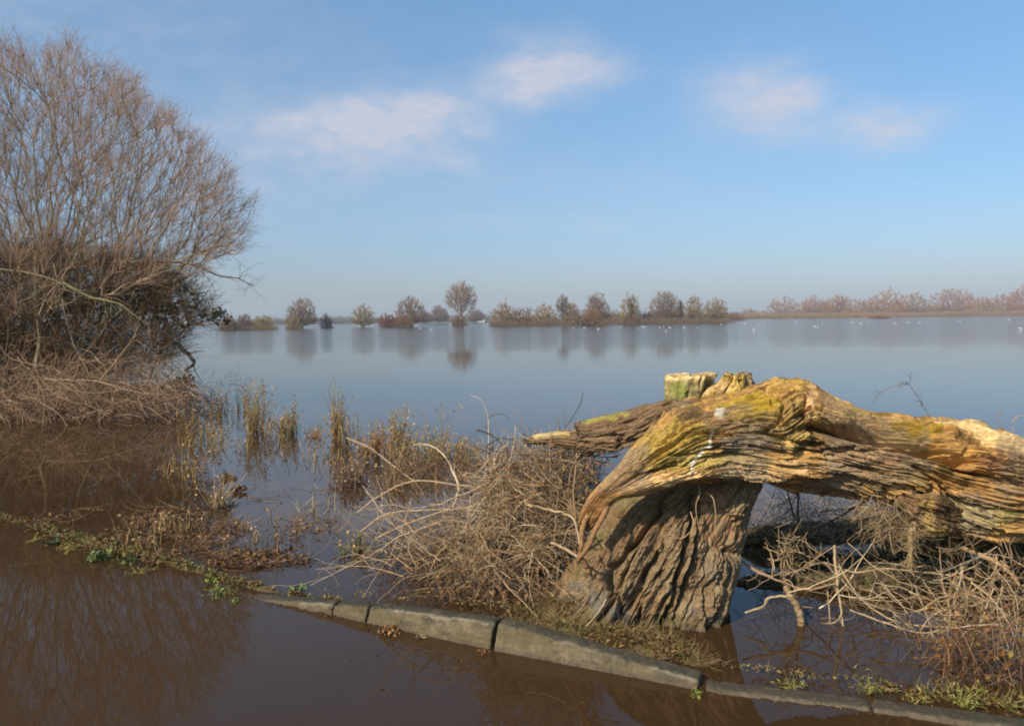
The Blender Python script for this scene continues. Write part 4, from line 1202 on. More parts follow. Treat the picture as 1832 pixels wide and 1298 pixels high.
bag = Bag()
GR = [(.16, .16, .03), (.22, .18, .04), (.11, .12, .03), (.30, .24, .08), (.34, .25, .12)]
for (x0_, x1_, d0_, d1_, n, L0) in [(-4.3, -1.2, .02, .26, 3600, .05), (-1.6, .0, .13, .3, 900, .05), (0, 1.1, .15, .5, 500, .07), (1.3, 3.2, .12, .45, 1500, .09)]:
    v = verge_pts(n, x0_, x1_, d0_, d1_, -.03)
    dn = fbm(v * np.array([5, 5, 0]), 3, 611); v = v[dn > .47]
    q = len(v)
    B_ = walk(v, np.stack([rng.normal(size=q) * .7, rng.normal(size=q) * .7, np.ones(q)], 1), rng.uniform(.3, 1.2, q) * L0, 5, .2, (0, 0, -.12))
    blades(B_, taper(rng.uniform(.0015, .0032, q), 5, .1), pal(q, GR, .2), bag)
tag(bag.build('grass', M_leaf), 'short grass and moss growing along the verge', kind='stuff')


def plant(px, py, wpx, hpx, n, cols, label, lf=.012, stalks=8, up=1.0, asp=.6, z0=0.0):
    c = Gd(px, py, z0); sc = c[1] / F0; wm, hm = wpx * sc, hpx * sc
    bag = Bag()
    W_ = walk(np.repeat(c[None], stalks, 0), np.stack([rng.normal(size=stalks), rng.normal(size=stalks), np.full(stalks, up)], 1), np.full(stalks, max(hm, wm * .55)) * rng.uniform(.6, 1.1, stalks), 6, .15, (0, 0, -.06))
    tubes(W_, taper(np.full(stalks, .002), 6, .5), 4, pal(stalks, cols, .1), bag)
    j = rng.integers(0, stalks, n); kk = rng.integers(1, 6, n)
    leaves(W_[j, kk] + rng.normal(size=(n, 3)) * lf * .8, rng.uniform(.5, 1.2, n) * lf, pal(n, cols, .25), bag, aspect=asp)
    return tag(bag.build('small_plant', M_leaf, None, c), label, 'plant', 'small green plants along the verge')


GN = [(.12, .15, .035), (.19, .21, .05), (.07, .09, .03)]
plant(184, 1000, 40, 28, 130, GN, 'largest round leaved green plant on the left verge', .022, 12)
plant(232, 1006, 24, 20, 60, GN, 'round leaved green plant just right of the largest one', .018, 7)
plant(98, 973, 22, 16, 50, [(.08, .11, .05), (.12, .14, .05)], 'bluish green plant farthest left on the verge', .016, 6)
plant(126, 984, 60, 14, 260, [(.28, .22, .04), (.22, .17, .04), (.3, .2, .06)], 'low golden moss cushion on the left verge', .008, 26, .5)
plant(62, 968, 34, 8, 110, [(.30, .26, .04), (.26, .2, .04)], 'small yellow moss patch by the left edge', .008, 14, .4)
plant(352, 1018, 18, 12, 40, [(.09, .12, .06), (.14, .16, .06)], 'small bluish sprig behind the ferny plant', .012, 6)
plant(376, 1040, 22, 20, 60, [(.26, .27, .05), (.20, .22, .05)], 'yellow green upright sprig behind the ferny plant', .014, 7)
plant(396, 1062, 60, 22, 160, [(.24, .26, .06), (.17, .18, .05)], 'bright ferny green plant at the left end of the kerb', .012, 16, .5, .3)
plant(422, 1076, 18, 8, 40, [(.26, .32, .07)], 'tiny bright sprig in front of the kerb end', .010, 6, .6)
plant(446, 1050, 20, 10, 45, [(.10, .13, .06), (.16, .18, .06)], 'little bluish plant just behind the kerb end', .012, 6)
plant(534, 1058, 16, 16, 50, [(.14, .20, .05)], 'little bright green plant behind the first kerb stone', .013, 5)
plant(250, 1025, 60, 8, 130, [(.24, .2, .05), (.2, .14, .05)], 'flat yellowish moss in the shallows left of the ferny plant', .008, 20, .3)
plant(1248, 1245, 26, 12, 50, [(.22, .22, .04), (.14, .16, .03)], 'grass tuft at the right end of the tallest kerb stone', .012, 9, .8, .25)
plant(1410, 1228, 60, 12, 110, [(.24, .22, .05), (.16, .12, .04)], 'green tuft behind the sunken kerb, left of the grassy clump', .012, 14, .5, .25)
plant(1556, 1240, 60, 40, 130, [(.24, .23, .05), (.16, .13, .04)], 'grassy clump leaning right, behind the sunken kerb', .014, 16, .9, .16)
plant(1640, 1252, 50, 30, 130, [(.24, .20, .05), (.2, .12, .04)], 'yellow green tuft right of the leaning grassy clump', .016, 14, 1, .25)
plant(1720, 1262, 60, 40, 160, [(.30, .26, .08), (.18, .2, .04)], 'straw and green tuft among the red stems', .013, 14, 1, .25)
plant(1790, 1262, 60, 55, 190, [(.16, .16, .04), (.24, .2, .05), (.2,.1,.04)], 'leafy green shoots among the red stems near the right edge', .012, 14, 1, .3)
plant(700, 1130, 40, 10, 120, [(.30, .16, .06), (.22, .11, .05)], 'rusty leaves washed against the foot of the kerb', .014, 16, .5)
plant(752, 1140, 20, 6, 40, [(.36, .25, .12)], 'few straw bits washed against the kerb', .012, 6, .5, .25)
plant(868, 1168, 16, 5, 40, [(.26, .13, .05)], 'small rusty leaves at the foot of the open joint', .010, 6, .5)
#==SECTION trees==
# ------------------------------------------------------------------ trees that grow by joining crown points back to their stems
def grow(roots, targets, alpha=.6, step=.5, seg_first=True):
    """roots: list of polylines (k,3). returns nodes, parent index, order"""
    nodes = []; par = []; plen = []
    for rl in roots:
        rl = np.asarray(rl)
        for i, q in enumerate(rl):
            nodes.append(q); par.append(len(nodes) - 2 if i else -1)
            plen.append(0.0 if i == 0 else plen[-1] + np.linalg.norm(rl[i] - rl[i - 1]))
    cap = len(nodes) + len(targets) * 14
    Nd = np.zeros((cap, 3)); Nd[:len(nodes)] = nodes
    PL_ = np.zeros(cap); PL_[:len(nodes)] = plen
    PR = np.full(cap, -1); PR[:len(nodes)] = par
    n = len(nodes)
    cen = Nd[:n].mean(0)
    base = np.array([r[0] for r in roots]).mean(0)
    od = np.argsort(np.linalg.norm(targets - base, axis=1))
    for tgt in targets[od]:
        if n + 14 >= cap: break
        d = np.linalg.norm(Nd[:n] - tgt, axis=1)
        k_ = int(np.argmin(d + alpha * PL_[:n]))
        a = Nd[k_]; L = d[k_]
        if L < 1e-4: continue
        m_ = min(12, max(1, int(math.ceil(L / step))))
        # leave along the parent's heading, then bend to the target
        h = a - Nd[PR[k_]] if PR[k_] >= 0 else np.array([0, 0, 1.0])
        h = h / (np.linalg.norm(h) + 1e-9)
        for q in range(1, m_ + 1):
            f = q / m_
            pt = a + (tgt - a) * f + (h * L * .22) * (f * (1 - f)) + (rng.normal(size=3) * L * .022 if q < m_ else 0)
            Nd[n] = pt; PR[n] = k_ if q == 1 else n - 1
            PL_[n] = PL_[PR[n]] + np.linalg.norm(pt - Nd[PR[n]])
            n += 1
    return Nd[:n], PR[:n]


def chains(Nd, PR, r_tip, expo, rmax):
    n = len(Nd)
    cnt = np.zeros(n); ch = [[] for _ in range(n)]
    for i in range(n):
        if PR[i] >= 0: ch[PR[i]].append(i)
    for i in range(n - 1, -1, -1):
        if not ch[i]: cnt[i] = 1
        if PR[i] >= 0: cnt[PR[i]] += cnt[i]
    rad = np.minimum(r_tip * cnt ** expo, rmax)
    out_ = []
    st = [i for i in range(n) if PR[i] < 0]
    stack = [(i, -1) for i in st]
    while stack:
        i, p_ = stack.pop()
        line = ([p_] if p_ >= 0 else []) + [i]
        while ch[i]:
            c_ = sorted(ch[i], key=lambda q: -cnt[q])
            for q in c_[1:]: stack.append((q, i))
            i = c_[0]; line.append(i)
        out_.append(line)
    return out_, rad, cnt


def build_tree(name, label, cat, roots, targets, r_tip=.004, expo=.46, rmax=.2, alpha=.6, step=.5, split=.03, twigs=0, twl=.4, twr=.003, stem_col=((.2, .17, .1),), twig_col=((.2, .13, .09),), group=None,
               mat=None, up=.5, twig_k=4, leafn=0, leafc=None, leafs=.03, out_bias=.6, wobt=.22):
    Nd, PR = grow(roots, targets, alpha, step)
    lines, rad, cnt = chains(Nd, PR, r_tip, expo, rmax)
    base = np.array(roots[0][0])
    root = empty(name, base, label, cat, group)
    bc = Bag(); rid = np.zeros(len(Nd), int); bts = {}
    for i_ in range(len(Nd)): rid[i_] = i_ if PR[i_] < 0 else rid[PR[i_]]
    byk = {}
    for ln in lines:
        big = rad[ln[min(1, len(ln) - 1)]] > split
        # thick part of a line goes to the trunk, the rest to the crown
        if big:
            k_ = next((j for j in range(1, len(ln)) if rad[ln[j]] <= split), len(ln))
            if k_ >= 2: byk.setdefault((1 + rid[ln[1]], k_), []).append(ln[:k_])
            ln = ln[k_ - 1:]
        if len(ln) >= 2: byk.setdefault((0, len(ln)), []).append(ln)
    for (big, k_), ls in byk.items():
        ix = np.array(ls)
        Rr = rad[ix].copy()
        if not big or True: Rr[:, 0] = np.minimum(Rr[:, 0], Rr[:, 1] * 1.25)
        ends = Rr.copy()
        tubes(Nd[ix], ends, 7 if big else 4, pal(len(ls), stem_col if big else (stem_col if k_ > 6 else twig_col), .12), bts.setdefault(big, Bag()) if big else bc)
    if twigs:
        thin = np.where((rad < split * .8) & (PR >= 0))[0]
        j = thin[rng.integers(0, len(thin), twigs)]
        d = norm(Nd[j] - Nd[PR[j]]); outd = norm(Nd[j] - base)
        dd = d * .6 + outd * out_bias + rng.normal(size=(twigs, 3)) * .45 + np.array([0, 0, up])
        L = rng.uniform(.35, 1.2, twigs) * twl
        W_ = walk(Nd[j], dd, L, twig_k, wobt)
        cc = pal(twigs, twig_col, .2)
        tubes(W_, taper(np.full(twigs, twr), twig_k, .5), 3, cc, bc)
        if twig_k >= 5:      # side shoots
            m_ = twigs; i = rng.integers(0, twigs, m_); kk = rng.integers(1, twig_k - 1, m_)
            W2 = walk(W_[i, kk], (W_[i, kk + 1] - W_[i, kk]) / (L[i][:, None] + 1e-6) * 4 + rng.normal(size=(m_, 3)) * .5 + np.array([0, 0, up * .3]), L[i] * .4, 3, .15)
            tubes(W2, taper(np.full(m_, twr * .8), 3, .6), 3, cc[i], bc)
    if leafn:
        thin = np.where(rad < split)[0]; j = thin[rng.integers(0, len(thin), leafn)]
        leaves(Nd[j] + rng.normal(size=(leafn, 3)) * twl * .4, rng.uniform(.6, 1.3, leafn) * leafs, pal(leafn, leafc, .25), bc)
    for nm, bg2 in [('trunk' if len(bts) == 1 else 'stem', q_) for q_ in bts.values()] + [('crown', bc)]:
        if bg2.n:
            o = bg2.build(nm, mat or M_twig, None)
            o.parent = root; o.matrix_parent_inverse = Matrix.Translation(-Vector(root.location))
    return root


def stem(pts, n=10): return smooth_line([P(*q) for q in pts], n)


STM = [(.30, .25, .14), (.24, .19, .11), (.36, .30, .18)]
TWG = [(.40, .25, .17), (.30, .20, .13), (.46, .30, .21), (.28, .22, .12)]
# big pale-stemmed willow filling the top left
crown = [(-380, 640), (-420, 250), (-250, 70), (-90, 40), (0, 66), (25, 95), (60, 110), (125, 80), (150, 110), (185, 120), (215, 145), (250, 140), (262, 190), (300, 190), (318, 240), (355, 255), (372, 285), (408, 305), (420, 345), (462, 365),
         (432, 392), (442, 420), (425, 455), (380, 470), (345, 500), (240, 520), (60, 560), (-100, 600)]
tg = np.vstack([poly_sampler(crown, 12.6, 17.6)(4200)])
roots = [stem([(12, 735, 14.4), (8, 660, 14.4), (16, 590, 14.4), (14, 530, 14.4)]), stem([(60, 725, 14.9), (92, 640, 14.9), (104, 560, 14.9), (108, 490, 14.9)]),
         stem([(-60, 725, 15.4), (-80, 640, 15.4), (-100, 560, 15.4)]), stem([(85, 725, 14.6), (130, 660, 14.5), (172, 610, 14.4), (200, 570, 14.4)]), stem([(-10, 720, 16), (30, 620, 16.2), (50, 520, 16.4)]),
         stem([(35, 730, 14.3), (62, 660, 14.3), (72, 600, 14.3), (64, 540, 14.3)]), stem([(-200, 720, 15.4), (-250, 640, 15.4), (-280, 560, 15.4)]), stem([(110, 725, 15.6), (200, 640, 15.8), (270, 580, 16)])]
build_tree('willow_tree', 'tall bare multi-stemmed willow filling the top left of the picture', 'tree', roots, tg, r_tip=.0040, expo=.42, rmax=.085, alpha=.68, step=.45, split=.024, twigs=30000, twl=.46, twr=.0026, leafn=14000, leafc=[(.30, .17, .11), (.24, .15, .09), (.34, .22, .15)], leafs=.011,
           stem_col=STM, twig_col=TWG, up=.25, twig_k=5, out_bias=.65)
# dense thorn thicket in front of it
th = [(-200, 660), (-180, 480), (0, 455), (110, 450), (200, 460), (262, 475), (305, 495), (335, 515), (352, 535), (366, 560), (360, 582), (330, 600), (318, 620), (290, 650), (150, 690), (0, 690)]
tg = poly_sampler(th, 14.2, 16.8)(2300)
roots = [stem([(x, 722, y_), (x + dx, 660, y_), (x + dx * 2, 610, y_)], 5) for x, dx, y_ in [(-120, -10, 16.4), (-30, 8, 16.0), (60, 10, 15.8), (140, 16, 15.6), (200, 22, 15.6), (250, 24, 15.6), (110, -12, 16.8)]]
build_tree('thorn_bush', 'dense brown thorn thicket at the water in front of the willow', 'bush', roots, tg, r_tip=.0042, expo=.40, rmax=.04, alpha=.35, step=.35, split=.018, twigs=15000, twl=.55, twr=.0036,
           stem_col=[(.30, .22, .12), (.22, .16, .09)], twig_col=[(.20, .115, .055), (.14, .09, .04), (.26, .15, .07), (.12, .10, .04)], up=.15, twig_k=5, leafn=5000,
           leafc=[(.15, .115, .05), (.2, .12, .055), (.11, .10, .04)], leafs=.018, out_bias=.7, wobt=.25)
# brambles sprawling over the water's edge
tangle('bramble', 1300, poly_sampler([(-200, 735), (-150, 660), (60, 650), (180, 640), (300, 650), (345, 690), (330, 735), (200, 752), (60, 758)], 13.4, 14.9), hdirs((.5, -.3, -.05), .8), (.5, 1.9), (.004, .009), [(.42, .27, .17), (.34, .22, .13), (.50, .35, .22), (.26, .17, .10)],
       'sprawl of tan bramble stems along the foot of the thorn thicket', 'bramble', None, leaf=3000, leafcol=[(.2, .11, .06), (.14, .09, .045)], K=10, wob=.3, pull=(0, 0, -.06))
tangle('bramble', 800, poly_sampler([(-200, 765), (-200, 700), (200, 690), (350, 690), (340, 725), (250, 745), (60, 762)], 13.0, 14.2), hdirs((.7, -.2, -.05), .6), (.4, 1.6), (.004, .009), [(.36, .23, .14), (.28, .18, .11), (.44, .30, .19)],
       'lowest bramble stems lying on the water, nearest row at the left', 'bramble', None, leaf=2500, leafcol=[(.2, .12, .06), (.14, .09, .045)], K=10, wob=.25, pull=(0, 0, -.03))
tangle('bramble', 420, poly_sampler([(-200, 640), (60, 570), (200, 560), (320, 600), (310, 650), (100, 660)], 14.0, 15.4), hdirs((.3, -.1, .1), .8), (.4, 1.4), (.004, .009), [(.32, .19, .11), (.24, .15, .09)],
       'reddish bramble tangle climbing in the middle of the thorn thicket', 'bramble', None, leaf=3500, leafcol=[(.2, .10, .05), (.13, .08, .04)], K=10, wob=.3)
def low_box(n):
    x = rng.uniform(-10.5, -5.7, n); y = rng.uniform(13.2, 15.2, n) + (x + 9) * .12
    return np.stack([x, y, rng.uniform(0, .32, n) * (1 - .4 * sm(x, -6.6, -5.7))], 1)


tangle('bramble', 1500, low_box, hdirs((.7, -.2, .0), .6), (.3, 1.3), (.004, .009), [(.30, .19, .11), (.22, .14, .08), (.38, .26, .16)],
       'dark wet bramble stems trailing right at the waterline under the sprawl', 'bramble', None, leaf=5000, leafcol=[(.14, .08, .04), (.10, .065, .03)], K=9, wob=.25, pull=(0, 0, 0))
# bare low limb on the right, bent down into the water
branch([(290, 600, 14.6), (312, 612, 14.6), (330, 628, 14.5), (345, 644, 14.5), (343, 655, 14.5), (330, 664, 14.5)], .055, .03, (.09, .08, .06), 'dark bent limb dipping from the thicket to the water', name='bent_limb', forks=3, flen=.5, sides=8, group='limbs of the thicket')
branch([(250, 470, 14.4), (330, 470, 14.3), (390, 492, 14.2), (425, 498, 14.1), (455, 512, 14.0)], .026, .008, (.15, .12, .09), 'long bare twig reaching out over the water, right side of the thicket', name='bare_branch', forks=22, flen=.8, fr=.3, fdir=(.4, 0, .3), sides=6, group='limbs of the thicket')
branch([(105, 500, 14.0), (160, 530, 13.9), (215, 545, 13.8), (262, 580, 13.8)], .03, .012, (.26, .23, .11), 'pale green limb bowing across the front of the thicket', name='bare_branch', forks=12, flen=.7, fr=.3, sides=6, group='limbs of the thicket')
branch([(95, 470, 14.0), (112, 540, 13.9), (130, 610, 13.9), (155, 660, 13.9), (175, 700, 13.9)], .02, .02, (.25, .19, .12), 'pale stem slanting down to the right in front of the thicket', name='bare_branch', forks=12, flen=.7, fr=.3, sides=6, group='limbs of the thicket')
branch([(-10, 480, 13.8), (60, 490, 13.8), (105, 505, 13.8), (120, 520, 13.8)], .022, .014, (.28, .24, .13), 'pale stem leaning right at the left edge', name='bare_branch', forks=8, flen=.7, fr=.3, sides=6, group='limbs of the thicket')
branch([(80, 678, 13.5), (130, 680, 13.4), (175, 682, 13.4), (240, 700, 13.4), (290, 706, 13.4)], .018, .008, (.38, .26, .16), 'long pale stick lying along the foot of the brambles', name='bare_branch', forks=12, flen=.6, fr=.4, sides=6, group='limbs of the thicket')
branch([(175, 684, 13.4), (200, 655, 13.5), (235, 610, 13.6), (250, 580, 13.7)], .018, .012, (.30, .20, .12), 'stick rising to the right from the brambles', name='bare_branch', forks=10, flen=.6, fr=.4, sides=6, group='limbs of the thicket')
# ivy
def ivy(name, cx_, cy_, wx_, hy_, Yv, n, label, cols, sz):
    c = P(cx_, cy_, Yv); sc = Yv / F0
    bag = Bag()
    k_ = 14
    st = c + rng.normal(size=(k_, 3)).clip(-1.4, 1.4) * np.array([wx_ * .35, 25, hy_ * .35]) * sc
    W_ = walk(st, rng.normal(size=(k_, 3)) + np.array([.6, 0, 0]), np.full(k_, wx_ * sc * .5), 7, .25)
    tubes(W_, taper(np.full(k_, .008), 7, .5), 4, pal(k_, DRK, .1), bag)
    j = rng.integers(0, k_, n); kk = rng.integers(0, 7, n)
    leaves(W_[j, kk] + rng.normal(size=(n, 3)) * hy_ * sc * .3, rng.uniform(.6, 1.3, n) * sz, pal(n, cols, .25), bag, aspect=.8)
    return tag(bag.build(name, M_leaf, None, c), label, 'ivy', 'ivy growing in the thicket')


IV = [(.055, .055, .025), (.07, .065, .03), (.04, .04, .02)]
ivy('ivy', 388, 566, 30, 18, 14.2, 110, 'dark ivy leaves poking out at the right tip of the thicket', IV, .035)
ivy('ivy', 262, 545, 80, 40, 16.2, 500, 'dark mass of ivy deep in the right half of the thicket', IV, .05)
ivy('ivy', 120, 545, 100, 40, 15.8, 500, 'dark mass of ivy behind the pale stems', IV, .05)
ivy('ivy', 70, 640, 120, 40, 15.2, 1500, 'dark leaves standing in for the shade of a gap low down behind the brambles', IV, .05)  # fills a dark gap; its shade is put into the leaf colour
ivy('ivy', 325, 686, 40, 12, 14.6, 300, 'dark weedy lump at the waterline below the bent limb', IV, .04)
#==SECTION far==
# ------------------------------------------------------------------ trees standing in and beyond the flood
def hor(px): return 578.0 - (px - 400) * ROLL


def far_tree(px, ytop, wpx, Y, label, kind='oak', col=None, name='bare_tree', n=None, group='bare trees far across the flood'):
    """kind oak / tall / bush; Y metres away. base stands at water level"""
    ga = Gd(px, 700); th_ = P(px, hor(px), Y)
    base = np.array([th_[0], Y, -.1])
    top = P(px, ytop, Y)[2]; H = top; wm = wpx * Y / F0
    col = tuple(tuple(np.array(q) * np.array([1.18, 1.08, .96])) for q in (col or dict(oak=((.20, .145, .105),), tall=((.21, .15, .11),), bush=((.22, .145, .075),), pale=((.26, .21, .12),), red=((.20, .10, .06),), dark=((.10, .085, .06),), narrow=((.14, .10, .07),))[kind]))
    N_ = n or dict(oak=760, tall=460, bush=320, pale=360, red=320, dark=260, narrow=160)[kind]; wpx *= 1.1
    u = rng.normal(size=(N_, 3)); u /= np.linalg.norm(u, axis=1)[:, None]
    rr = rng.random(N_)[:, None] ** .42
    if kind in ('oak', 'tall', 'pale', 'narrow'):
        lo = {'oak': .10, 'tall': .26, 'pale': .08, 'narrow': .25}[kind]
        cz = H * (lo + (1 - lo) / 2); hz = H * (1 - lo) / 2
        lump = 1 + .13 * (vnoise(u * 2.2 + px, int(px)) - .5)[:, None] * 2
        tg = np.array([0, 0, cz]) + u * rr * lump * np.array([wm / 2, wm / 2, hz])
        if kind in ('oak', 'pale'):
            tg[:, 2] = cz - hz * .55 + (tg[:, 2] - cz) * np.where(tg[:, 2] > cz, 1.55, .45)
        roots = [np.array([[0, 0, -.2], [wm * .01, 0, H * lo * .5], [-wm * .01, 0, H * lo], [0, 0, H * (lo + .2)]])]
        if kind == 'narrow': roots = [np.array([[0, 0, -.2], [0, 0, H * .4], [.1, 0, H * .7], [0, 0, H * .96]])]
        a_, sp_ = .5, .07
    else:
        lump = 1 + .3 * (vnoise(u * 2.5 + px, int(px)) - .5)[:, None] * 2
        u[:, 2] = np.abs(u[:, 2])
        tg = u * rr * lump * np.array([wm / 2, wm / 2, H])
        roots = [np.array([[dx * wm, 0, -.2], [dx * wm * 1.2, 0, H * .2]]) for dx in (-.25, -.1, .05, .2)]
        a_, sp_ = .35, .05
    tg = tg + base; roots = [r + base for r in roots]
    px_m = Y / F0
    far_k = 1 if Y < 400 else 1.8
    dense = {'oak': 14, 'tall': 12, 'bush': 34, 'pale': 24, 'red': 34, 'dark': 34, 'narrow': 14}[kind]
    return build_tree(name, label, 'tree' if kind in ('oak', 'tall', 'pale', 'narrow') else 'bush', roots, tg, r_tip=(.0016 if Y < 400 else .0010) * math.sqrt(Y), expo=.45, rmax=max(.22, H * .022), alpha=a_, step=H * .1, split=sp_ * 1.2,
                      twigs=int(N_ * dense * far_k), twl=H * .11, twr=.0010 * math.sqrt(Y) * (1 if kind != 'narrow' else 1), stem_col=[tuple(np.array(c) * .85) for c in col], twig_col=[tuple(np.array(c)) for c in col] + [tuple(np.array(c) * 1.25) for c in col],
                      group=group, mat=M_far, up=.3, twig_k=4)


BUSH = 'leafless bushes far across the flood'
far_tree(410, 562, 30, 175, 'low brown bush beside the ivy tip of the left thicket', 'bush', name='bare_bush', group=BUSH)
far_tree(438, 563, 34, 180, 'second low bush right of the left thicket, purplish brown', 'red', col=((.17, .12, .09),), name='bare_bush', group=BUSH)
far_tree(470, 560, 38, 185, 'yellow green bush left of the round oak', 'bush', col=((.26, .22, .09),), name='bare_bush', group=BUSH)
far_tree(540, 533, 54, 200, 'round headed oak standing alone at the left', 'oak')
far_tree(526, 566, 34, 196, 'pale low bush at the foot of the round oak', 'bush', col=((.28, .22, .11),), name='bare_bush', group=BUSH)
far_tree(584, 562, 22, 205, 'small dark bush just right of the round oak', 'dark', name='bare_bush', group=BUSH)
far_tree(650, 545, 44, 215, 'small pale spreading tree between the two oaks', 'pale')
far_tree(694, 558, 40, 205, 'reddish bush at the left foot of the wide oak', 'red', name='bare_bush', group=BUSH)
far_tree(735, 530, 58, 208, 'wide spreading oak with a flat top, left of the tallest tree', 'oak')
far_tree(722, 566, 40, 204, 'brown bush under the wide oak', 'bush', name='bare_bush', group=BUSH)
far_tree(826, 506, 56, 230, 'tallest bare tree of the far row', 'tall')
far_tree(821, 562, 30, 226, 'rusty bush at the foot of the tallest tree', 'bush', name='bare_bush', group=BUSH)
far_tree(786, 546, 34, 430, 'faint bluish tree left of the tallest tree', 'oak')
far_tree(760, 556, 26, 430, 'faint low tree between the wide oak and the tallest tree', 'oak')
far_tree(852, 552, 30, 450, 'faint tree close right of the tallest tree', 'oak')
far_tree(904, 540, 54, 195, 'big rounded willow bush at the left end of the middle thicket', 'bush', col=((.26, .18, .09),), name='bare_bush', group=BUSH)
far_tree(938, 552, 44, 195, 'second bush of the middle thicket, lower and brown', 'bush', name='bare_bush', group=BUSH)
far_tree(974, 543, 50, 198, 'yellowish willow bush left of the dark snag', 'bush', col=((.28, .21, .10),), name='bare_bush', group=BUSH)
far_tree(1007, 527, 24, 175, 'dark thin snag with a ragged top', 'narrow')
far_tree(1022, 540, 30, 210, 'small tree right behind the dark snag', 'pale')
far_tree(1052, 550, 58, 180, 'dark bottomed bush right of the snag', 'bush', name='bare_bush', group=BUSH)
far_tree(1068, 525, 46, 205, 'branchy tree rising behind the dark bottomed bush', 'oak')
far_tree(1096, 556, 34, 260, 'low bush in the gap behind, centre right', 'bush', name='bare_bush', group=BUSH)
far_tree(1128, 526, 38, 200, 'slim tree with a dark ivy clad stem', 'pale')
far_tree(1129, 534, 7, 199, 'dark ivy clad stem inside the slim tree', 'dark', name='ivy_clad_stem', n=120, group=None)
far_tree(1128, 562, 30, 198, 'rusty bush at the foot of the slim tree', 'red', name='bare_bush', group=BUSH)
far_tree(1158, 556, 34, 205, 'dark bush between the slim tree and the domed tree', 'dark', col=((.15, .10, .07),), name='bare_bush', group=BUSH)
far_tree(1190, 518, 56, 225, 'domed tree, highest right of the centre', 'oak')
far_tree(1188, 560, 34, 220, 'purple brown bush below the domed tree', 'red', col=((.13, .085, .07),), name='bare_bush', group=BUSH)
far_tree(1212, 558, 40, 240, 'orange brown bush right of the domed tree', 'bush', col=((.28, .15, .07),), name='bare_bush', group=BUSH)
far_tree(1217, 534, 12, 225, 'narrow dark conifer-like tree', 'dark', n=160, name='bare_tree', group=None)
far_tree(1241, 530, 38, 215, 'tree with a greenish lower crown, left of the last big one', 'pale')
far_tree(1240, 558, 30, 212, 'dark green bush under the greenish tree', 'dark', name='bare_bush', group=BUSH)
far_tree(1280, 530, 46, 215, 'last big pale tree of the middle row', 'pale', n=420)
far_tree(1277, 562, 30, 212, 'dark bush at the foot of the last big pale tree', 'dark', name='bare_bush', group=BUSH)
far_tree(1312, 558, 40, 330, 'low reddish bush where the right bank begins', 'red', name='bare_bush', group=BUSH)
far_tree(1573, 562, 36, 330, 'dark red bush standing alone in front of the right bank', 'red', name='bare_bush', group=BUSH)
RB = [(1342, 551, 26, 'pale'), (1365, 556, 36, 'bush'), (1402, 530, 46, 'pale'), (1430, 552, 36, 'bush'), (1456, 531, 44, 'oak'), (1500, 527, 40, 'oak'), (1478, 545, 30, 'bush'), (1540, 534, 50, 'pale'), (1582, 519, 58, 'bush'), (1606, 540, 40, 'bush'),
      (1634, 522, 40, 'pale'), (1662, 544, 46, 'bush'), (1704, 516, 66, 'oak'), (1738, 540, 50, 'bush'), (1764, 528, 46, 'pale'), (1796, 526, 50, 'bush'), (1832, 514, 44, 'oak'), (1868, 524, 54, 'bush'), (1910, 518, 50, 'oak'), (1525, 548, 50, 'bush'), (1815, 546, 50, 'red'), (1690, 548, 50, 'red'), (1560, 545, 44, 'bush')]
RL = ['small pale tree at the left end of the right bank', 'low orange scrub at the left end of the right bank', 'upright pale tree, first tall one on the right bank', 'orange scrub between the first two trees of the right bank',
      'rounded pinkish tree, second on the right bank', 'dark peaked tree, third on the right bank', 'low scrub between the second and third trees of the right bank', 'yellowish tree left of the big rounded mass on the right bank', 'big rounded brown mass in the middle of the right bank',
      'low brown scrub right of the big rounded mass', 'greenish tree right of the big rounded mass', 'orange scrub in the dip before the widest tree', 'widest rust coloured tree on the right bank', 'low scrub right of the widest tree', 'yellow green tree right of the widest tree',
      'broad olive bush near the right edge', 'tall tree cut by the right edge', 'bush just beyond the right edge', 'oak beyond the right edge', 'low brown scrub before the big rounded mass', 'dark red scrub near the right edge', 'dark red scrub below the widest tree', 'low brown scrub at the left foot of the big rounded mass']
for (x_, t_, w_, k_), lb in zip(RB, RL):
    cc = {'bush': ((.27, .17, .085),), 'pale': ((.26, .20, .11),), 'oak': ((.25, .16, .10),), 'red': ((.2, .11, .06),)}[k_]
    cc = tuple(tuple(np.array(q) * np.array([1.2, 1.0, .8])) for q in cc)
    far_tree(x_, t_, w_ * 1.3, 560 + (x_ % 7) * 14, lb, k_, col=cc, name='bare_bush' if k_ in ('bush', 'red') else 'bare_tree', group='trees and scrub on the right bank')


